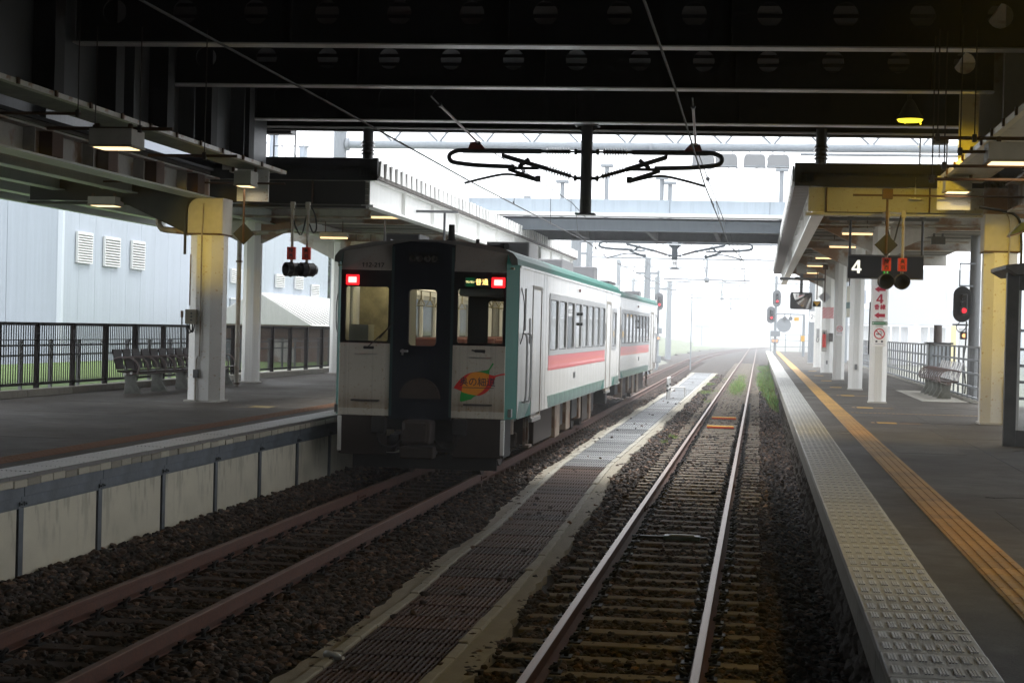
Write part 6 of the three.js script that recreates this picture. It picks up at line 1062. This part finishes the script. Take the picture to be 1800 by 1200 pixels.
// rods, hangers and small fittings below the girders
function hangRod(label, x0, x1, y, Z, r = 0.022, ties = []) { const t = thing('hanger_rod', label, 'rod'); g().rod([x0, y, -Z], [x1, y, -Z], r, 8).mesh('rod', MT.rustPipe, t); for (const [x, h] of ties) { g().rod([x, y, -Z], [x, y + h, -Z], 0.008, 5).mesh('tie', MT.darkPipe, t); g().rbox(x, y, -Z, 0.05, 0.09, 0.06, 0.01).mesh('clamp', MT.darkPipe, t); } }
hangRod('rusty rod across the green lit girder flange, topmost at the frame edge', -9.3, -8.12, 4.78, 20.2, 0.02, [[-8.15, 1.2]]); hangRod('dark rod carrying the white box lamp below the girder', -8.45, -6.9, 4.58, 20, 0.022, [[-7.85, 1.2], [-7.3, 1.2]]); hangRod('dark rod below the girder just behind the white box lamp', -7.3, -6.2, 4.3, 20.3, 0.018, [[-6.6, 1.5]]); hangRod('long thin rod carrying the diamond plate beside the train', -11.6, -8.2, 4.74, 29.7, 0.018);
hangRod('rusty rod above the large box lamp near the yellow column', 1.85, 3.4, 4.56, 20, 0.02, [[1.9, 1.2], [2.3, 1.2]]); hangRod('second rusty rod under the girder near the yellow column', 2.13, 3.4, 4.42, 20.1, 0.018, [[2.16, 1.4]]); hangRod('third rusty rod under the girder near the yellow column', 1.98, 3.4, 4.27, 20.2, 0.018, [[2.0, 1.5]]); hangRod('yellow lit short rod at the end of the girder near the yellow column', 1.84, 3.2, 4.13, 20.3, 0.018, [[1.88, 1.6]]); hangRod('long thin rusty rod carrying the diamond plate in front of the platform sign', 1.48, 4.4, 4.68, 29.7, 0.018);
{
  const cb = thing('speaker_box', 'small grey box hanging from a rod below the edge of the deck', 'box', [3.05, 5.84, -31.6]); g().rbox(0, 0.14, 0, 0.42, 0.14, 0.3, 0.01).mesh('upper_case', MT.greyPlastic, cb); g().rbox(0, -0.02, 0, 0.28, 0.18, 0.24, 0.02).mesh('lower_case', MT.frameGrey, cb); g().rod([-0.01, -0.1, 0], [-0.01, -0.6, 0], 0.01, 5).mesh('rod', MT.darkPipe, cb);
  const fr = thing('handrail_frame', 'thin dark upright frame on the canopy roof below the dark box', 'frame', [-9.15, 5.33, -33]); for (const x of [-0.2, 0.22]) g().rod([x, -0.2, 0], [x, 0.75, 0], 0.016, 6).mesh('upright', MT.catDark, fr); g().rod([-0.2, 0.4, 0], [0.22, 0.4, 0], 0.01, 6).mesh('crossbar', MT.catDark, fr);
  const fr2 = thing('handrail_frame', 'thin grey upright frame on the canopy roof near the speaker box', 'frame', [3.05, 5.33, -33]); for (const x of [-0.22, 0.26]) g().rod([x, -0.2, 0], [x, 0.75, 0], 0.02, 6).mesh('upright', MT.zincDark, fr2); g().rod([-0.22, 0.4, 0], [0.26, 0.4, 0], 0.01, 6).mesh('crossbar', MT.zincDark, fr2);
  const db = thing('roof_box', 'dark flat box under the edge of the deck above the thin frame', 'box', [-8.8, 5.83, -31.4]); g().rbox(0, 0, 0, 0.52, 0.1, 0.3, 0.01).mesh('case', MT.black, db); g().rod([0.2, 0.05, 0], [0.2, 0.2, 0], 0.012, 5).mesh('hanger', MT.catDark, db);
  const yl = thing('yellow_floodlight', 'yellow lit reflector floodlight at the frame edge beside the yellow column', 'lamp', [3.5, 3.86, -24.2]); g().ext([[-0.24, -0.12], [0.5, 0.12], [0.5, 0.3], [0.2, 0.18], [-0.1, 0.02]], 0.3, tr(0, 0, -0.15), 0.01).mesh('reflector', M([0.5, 0.42, 0.05], 0.4), yl); g().bar([-0.24, -0.14, 0], [0.5, 0.1, 0], 0.34, 0.015).mesh('visor', M([0.6, 0.3, 0.1], 0.4), yl); g().bar([0.1, 0.06, 0], [0.3, 0.12, 0], 0.2, 0.02).mesh('lamp_glass', MT.sodiumLit, yl);
  const fl = new THREE.SpotLight(new THREE.Color(1, 0.66, 0.03), 12, 0, 0.3, 1); fl.position.set(3.35, 4.1, -25.2); fl.target.position.set(3.95, 3.0, -31); fl.shadow.radius = 4; fl.castShadow = true; scene.add(fl, fl.target);
}
// ---------------------------------------------------------------- beyond the platforms
{
  const t = thing('hall_building', 'large pale blue panel clad hall with white louvres behind the picket fence', 'building');
  const X = -22.7, zc = 55.1, H = 8.4;
  for (let i = 0; i < 24; i++) part('wall_panel', g().b(X, X - 0.3, -0.3, H, -zc - i * 1.5 - 0.006, -zc - (i + 1) * 1.5 + 0.006).geo(), MT.bluePanel, t);
  for (let i = 0; i < 12; i++) part('wall_panel', g().b(X - 0.12 - i * 1.75, X - 0.12 - (i + 1) * 1.75 + 0.012, -0.3, H, -zc + 0.02, -zc - 0.3).geo(), MT.bluePanel, t);
  g().b(X - 0.1, X + 0.06, -0.3, H, -zc + 0.06, -zc - 0.12).mesh('corner_trim', MT.blueTrim, t); g().b(X - 25, X - 0.3, H, H + 0.2, -zc, -zc - 36).mesh('roof', MT.bluePanel, t);
  const louvre = (z, y, w, h, nm) => { const l = part(nm, g().b(X, X + 0.07, y, y + h, -z, -z - w).geo(), MT.frameGrey, t); g().b(X + 0.02, X + 0.1, y - 0.05, y, -z + 0.05, -z - w - 0.05).b(X + 0.02, X + 0.1, y + h, y + h + 0.05, -z + 0.05, -z - w - 0.05).b(X + 0.02, X + 0.1, y, y + h, -z + 0.05, -z).b(X + 0.02, X + 0.1, y, y + h, -z - w, -z - w - 0.05).mesh('frame', MT.louvre, l); const n = Math.round(h / 0.09); for (let i = 0; i < n; i++) { part('slat', g().box(X + 0.08, y + (i + 0.5) * h / n, -z - w / 2, 0.07, 0.035, w, 0, 0, 0.6).geo(), MT.louvre, l); } };
  louvre(56.33, 4.22, 1.25, 0.95, 'louvre'); louvre(58.8, 4.2, 1.4, 0.94, 'louvre'); louvre(61.5, 4.2, 1.25, 0.94, 'louvre');
  for (const z of [73.7, 80.8, 84.3, 87.5]) { louvre(z, z > 86 ? 3.75 : 4.05, 1.4, 0.52, 'louvre'); const w = part('window', g().b(X, X + 0.05, 2.4, 3.3, -z, -z - 1.2).geo(), M([0.16, 0.19, 0.22], 0.2), t); g().b(X + 0.03, X + 0.08, 2.25, 2.3, -z + 0.04, -z - 1.24).b(X + 0.03, X + 0.08, 3.3, 3.35, -z + 0.04, -z - 1.24).b(X + 0.03, X + 0.08, 2.78, 2.82, -z, -z - 1.2).mesh('frame', MT.louvre, w); }
  const low = g().b(X + 0.35, X, -0.3, 3.65, -79.7, -91.1).mesh('lower_wing', MT.louvre, t); for (const z of [81.1, 84.4]) { g().b(X + 0.4, X + 0.35, 1.6, 3.5, -z, -z - 1).mesh('window', M([0.2, 0.23, 0.26], 0.2), low); }
  const h = thing('low_house', 'low house with a pale roof and brown timber eaves behind the fence', 'house', [-18.5, -0.3, -64]);
  g().b(-1.6, 1.6, 0, 2.6, -8, 0).mesh('wall', MT.timber, h); g().ext([[-2.1, 2.55], [2.1, 2.55], [0.1, 3.7], [-0.1, 3.7]], 9, tr(0, 0, -8.5), 0.03).mesh('roof', MT.roofTin, h); for (let i = 0; i < 14; i++) for (const k of [-1, 1]) g().bar([k > 0 ? 2.1 : -2.1, 2.6, 0.4 - i * 0.66], [k > 0 ? 0.1 : -0.1, 3.73, 0.4 - i * 0.66], 0.04, 0.04).mesh('roof_seam', MT.roofTin, h); for (let i = 0; i < 9; i++) g().b(-2.0, 2.0, 2.44, 2.54, 0.3 - i * 1.05, 0.22 - i * 1.05).mesh('rafter', MT.timber, h); g().b(-1.5, -0.6, 0.9, 2.0, 0, 0.04).mesh('window', M([0.1, 0.12, 0.13], 0.2), h); g().b(0.5, 1.4, 0, 2.0, 0, 0.04).mesh('door', MT.whiteDirty, h);
  const gr = struct('lawn'); g().b(-22.6, -13.9, -0.3, 0.86, 0, -110).mesh('grass_bank', M([0.15, 0.26, 0.06], 0.95, { tex: 'ground', p: 1.1, bump: 'bump', bs: 0.04 }), gr); g().b(-13.95, -13.4, 0.3, 0.94, 0, -96).mesh('paved_edge', MT.concrete, gr);
  const em = struct('embankment'); const ep = []; for (let z = 105; z < 300; z += 5) for (let i = 0; i < 12; i++) { const P = (u, zz) => { const x = xLeft(zz) - 4 - u * 2.2 - (zz > 150 ? 0 : 0); return [x, -0.3 + 1.9 * sm(0, 7, u) + 0.25 * Math.sin(u * 2 + zz * 0.3), -zz]; }; const a = P(i, z), b = P(i + 1, z), c = P(i + 1, z + 5), d = P(i, z + 5); ep.push(...a, ...c, ...b, ...a, ...d, ...c); }
  const eg = new THREE.BufferGeometry(); eg.setAttribute('position', new THREE.Float32BufferAttribute(ep, 3)); eg.computeVertexNormals(); part('grass_slope', metricUV(eg), M([0.15, 0.19, 0.09], 0.95, { tex: 'ground', p: 3 }), em);
  [[-27.3, 90, 12.2, 1.3], [-25.5, 90, 12.25, 0.95], [-23.9, 90, 11.6, 0.9]].forEach(([x, z, y, w], i) => { const q = thing('pylon_tower', ['broadest tapered pale tower with stays seen through the gap above the canopy', 'middle tapered pale tower behind the thin frame', 'shortest tapered pale tower nearest the pipe gantry'][i], 'tower', [x, 0, -z]); const hh = y + (i ? 0 : 1.2); part('shaft', metricUV(clean(new THREE.CylinderGeometry(w * 0.22, w * 0.62, hh, 4, 1).rotateY(0.5).translate(0, hh / 2, 0))), MT.bluePanel, q); for (const k of [-1, 1]) g().rod([k * 0.2, hh, 0], [k * 1.4, hh - 3.2, 0], 0.02, 4).mesh('stay', MT.zincDark, q); g().rod([0, hh, 0], [0, hh + 0.25, 0], 0.03, 5).b(-0.3, 0.3, hh - 0.05, hh, -0.2, 0.2).mesh('cap', MT.farPost, q); });
  const f = thing('hazy_depot', 'faint depot front with numbered doors and hazard striped pillars in the fog', 'building', [0, 0, -175]);
  g().b(7, 24, 3.6, 9, -6, 0).mesh('upper_wall', M([0.55, 0.57, 0.6], 0.8), f); for (let i = 0; i < 5; i++) { const x = 7.6 + i * 3.6; g().b(x, x + 0.5, -0.3, 3.6, -0.3, 0.1).mesh('pillar', i % 2 ? M([0.7, 0.6, 0.25], 0.8) : MT.farGrey, f); for (let k = 0; k < 3; k++) g().b(x + 0.8 + k * 0.85, x + 1.5 + k * 0.85, -0.3, 3.4, -1, -0.9).mesh('door_leaf', MT.farGrey, f); }
  [['1', 10], ['2', 19]].forEach(([s, x]) => decal('number_board', 2.1, 2.3, print(64, 70, (c, w, h) => { c.fillStyle = '#e6e8ee'; c.fillRect(0, 0, w, h); c.fillStyle = '#8a8f9c'; c.font = 'bold 56px sans-serif'; c.textAlign = 'center'; c.fillText(s, w / 2, 55); }), f, x, 6.2, 0.06));
  const cab = thing('relay_hut', 'barely visible relay cabinet standing in the fog beside the curving rails', 'cabinet', [-7.4, 0.6, -230]); g().b(-1, 1, 0, 2.6, -1, 0).mesh('case', MT.farGrey, cab); g().b(-1.1, 1.1, 2.6, 2.75, -1.1, 0.1).mesh('lid', MT.farGrey, cab); g().b(-0.03, 0.03, 0.1, 2.5, 0, 0.03).mesh('door_gap', MT.farPost, cab);
  // trees far behind the hall
  const leafG = metricUV(clean(new THREE.PlaneGeometry(0.34, 0.26)));
  const tree = (label, x, z, h, r) => { const q = thing('leafy_tree', label, 'tree', [x, -0.3, -z]); g().rod([0, 0, 0], [0.2, h * 0.6, 0], 0.22, 8, 0.1).rod([0.1, h * 0.4, 0], [r * 0.5, h * 0.75, 0.3], 0.09, 6, 0.04).rod([0.1, h * 0.45, 0], [-r * 0.5, h * 0.8, -0.3], 0.09, 6, 0.04).mesh('trunk', MT.bark, q); const cl = []; for (let i = 0; i < 16; i++) cl.push([rr(-r, r) * 0.75, h * rr(0.5, 0.95), rr(-r, r) * 0.7, r * rr(0.28, 0.5)]); const L = []; for (const [cx, cy, cz, cr] of cl) for (let k = 0; k < 90; k++) { const u = rr(-1, 1), a = rr(0, 6.28), s = Math.sqrt(1 - u * u) * cr * rr(0.6, 1.05); const e = leafG.clone(); e.applyMatrix4(new THREE.Matrix4().makeRotationFromEuler(new THREE.Euler(rr(0, 6), rr(0, 6), rr(0, 6))).setPosition(cx + s * Math.cos(a), cy + u * cr, cz + s * Math.sin(a))); L.push(e); } part('crown', mergeGeometries(L), MT.leaf, q); };
  tree('hazy green tree past the end of the blue hall', -23.5, 96, 7, 2.2); tree('second hazy tree half hidden behind the slender white column', -26.5, 104, 8.5, 2.6); tree('fogged tree on the grass slope past the rear railcar', -14, 150, 6, 2.4);
}
{ // grass between and beside the rails
  const blade = new THREE.BufferGeometry(); blade.setAttribute('position', new THREE.Float32BufferAttribute([-0.006, 0, 0, 0.006, 0, 0, 0.012, 0.6, 0.1, -0.006, 0, 0, 0.012, 0.6, 0.1, 0.02, 1, 0.35].map((v, i) => v), 3)); blade.computeVertexNormals(); metricUV(blade);
  const L = [], m = new THREE.Matrix4(), q = new THREE.Quaternion(), e = new THREE.Euler();
  const sow = (n, fx, fz, h0, h1) => { for (let i = 0; i < n; i++) { const x = fx(), z = fz(); e.set(rr(-0.5, 0.5), rr(0, 6.28), rr(-0.5, 0.5)); q.setFromEuler(e); const h = rr(h0, h1); m.compose(V(x, bedY(x, z) - 0.02, -z), q, V(rr(0.8, 1.6), h, h)); L.push([m.clone(), C(rr(0.1, 0.24), rr(0.2, 0.33), rr(0.03, 0.07))]); } };
  const ga = () => (rnd() + rnd() + rnd() - 1.5) / 1.5; sow(3200, () => -0.94 + 0.5 * ga(), () => 80 + 14 * ga() + 6 * rnd(), 0.05, 0.17); sow(900, () => -0.94 + 0.45 * ga(), () => 100 + 14 * ga(), 0.05, 0.14);
  for (let k = 0; k < 9; k++) { const cx = rr(-2.4, -1.7), cz = rr(62, 98); sow(90, () => cx + 0.35 * ga(), () => cz + 1.6 * ga(), 0.04, 0.13); }
  for (let k = 0; k < 90; k++) { const cz = 60 + 75 * rnd(), w = 0.15 + 0.55 * sm(60, 84, cz), cx = 0.74 - rr(0, w); sow(70, () => Math.min(0.77, cx + 0.22 * ga()), () => cz + 1.2 * ga(), 0.1, 0.24 + 0.22 * sm(0.2, 0.7, cx)); }
  sow(60, () => -2.05 + rr(-0.1, 0.1), () => 39.3 + rr(-0.15, 0.15), 0.04, 0.12); sow(60, () => -1.95 + rr(-0.1, 0.1), () => 41.6 + rr(-0.2, 0.2), 0.04, 0.13);
  const o = new THREE.InstancedMesh(blade, M([1, 1, 1], 0.7, { side: THREE.DoubleSide }), L.length); L.forEach(([a, c], i) => { o.setMatrixAt(i, a); o.setColorAt(i, c); }); o.name = 'track_grass'; o.userData = { kind: 'stuff' }; scene.add(o);
}
renderer.render(scene, camera);
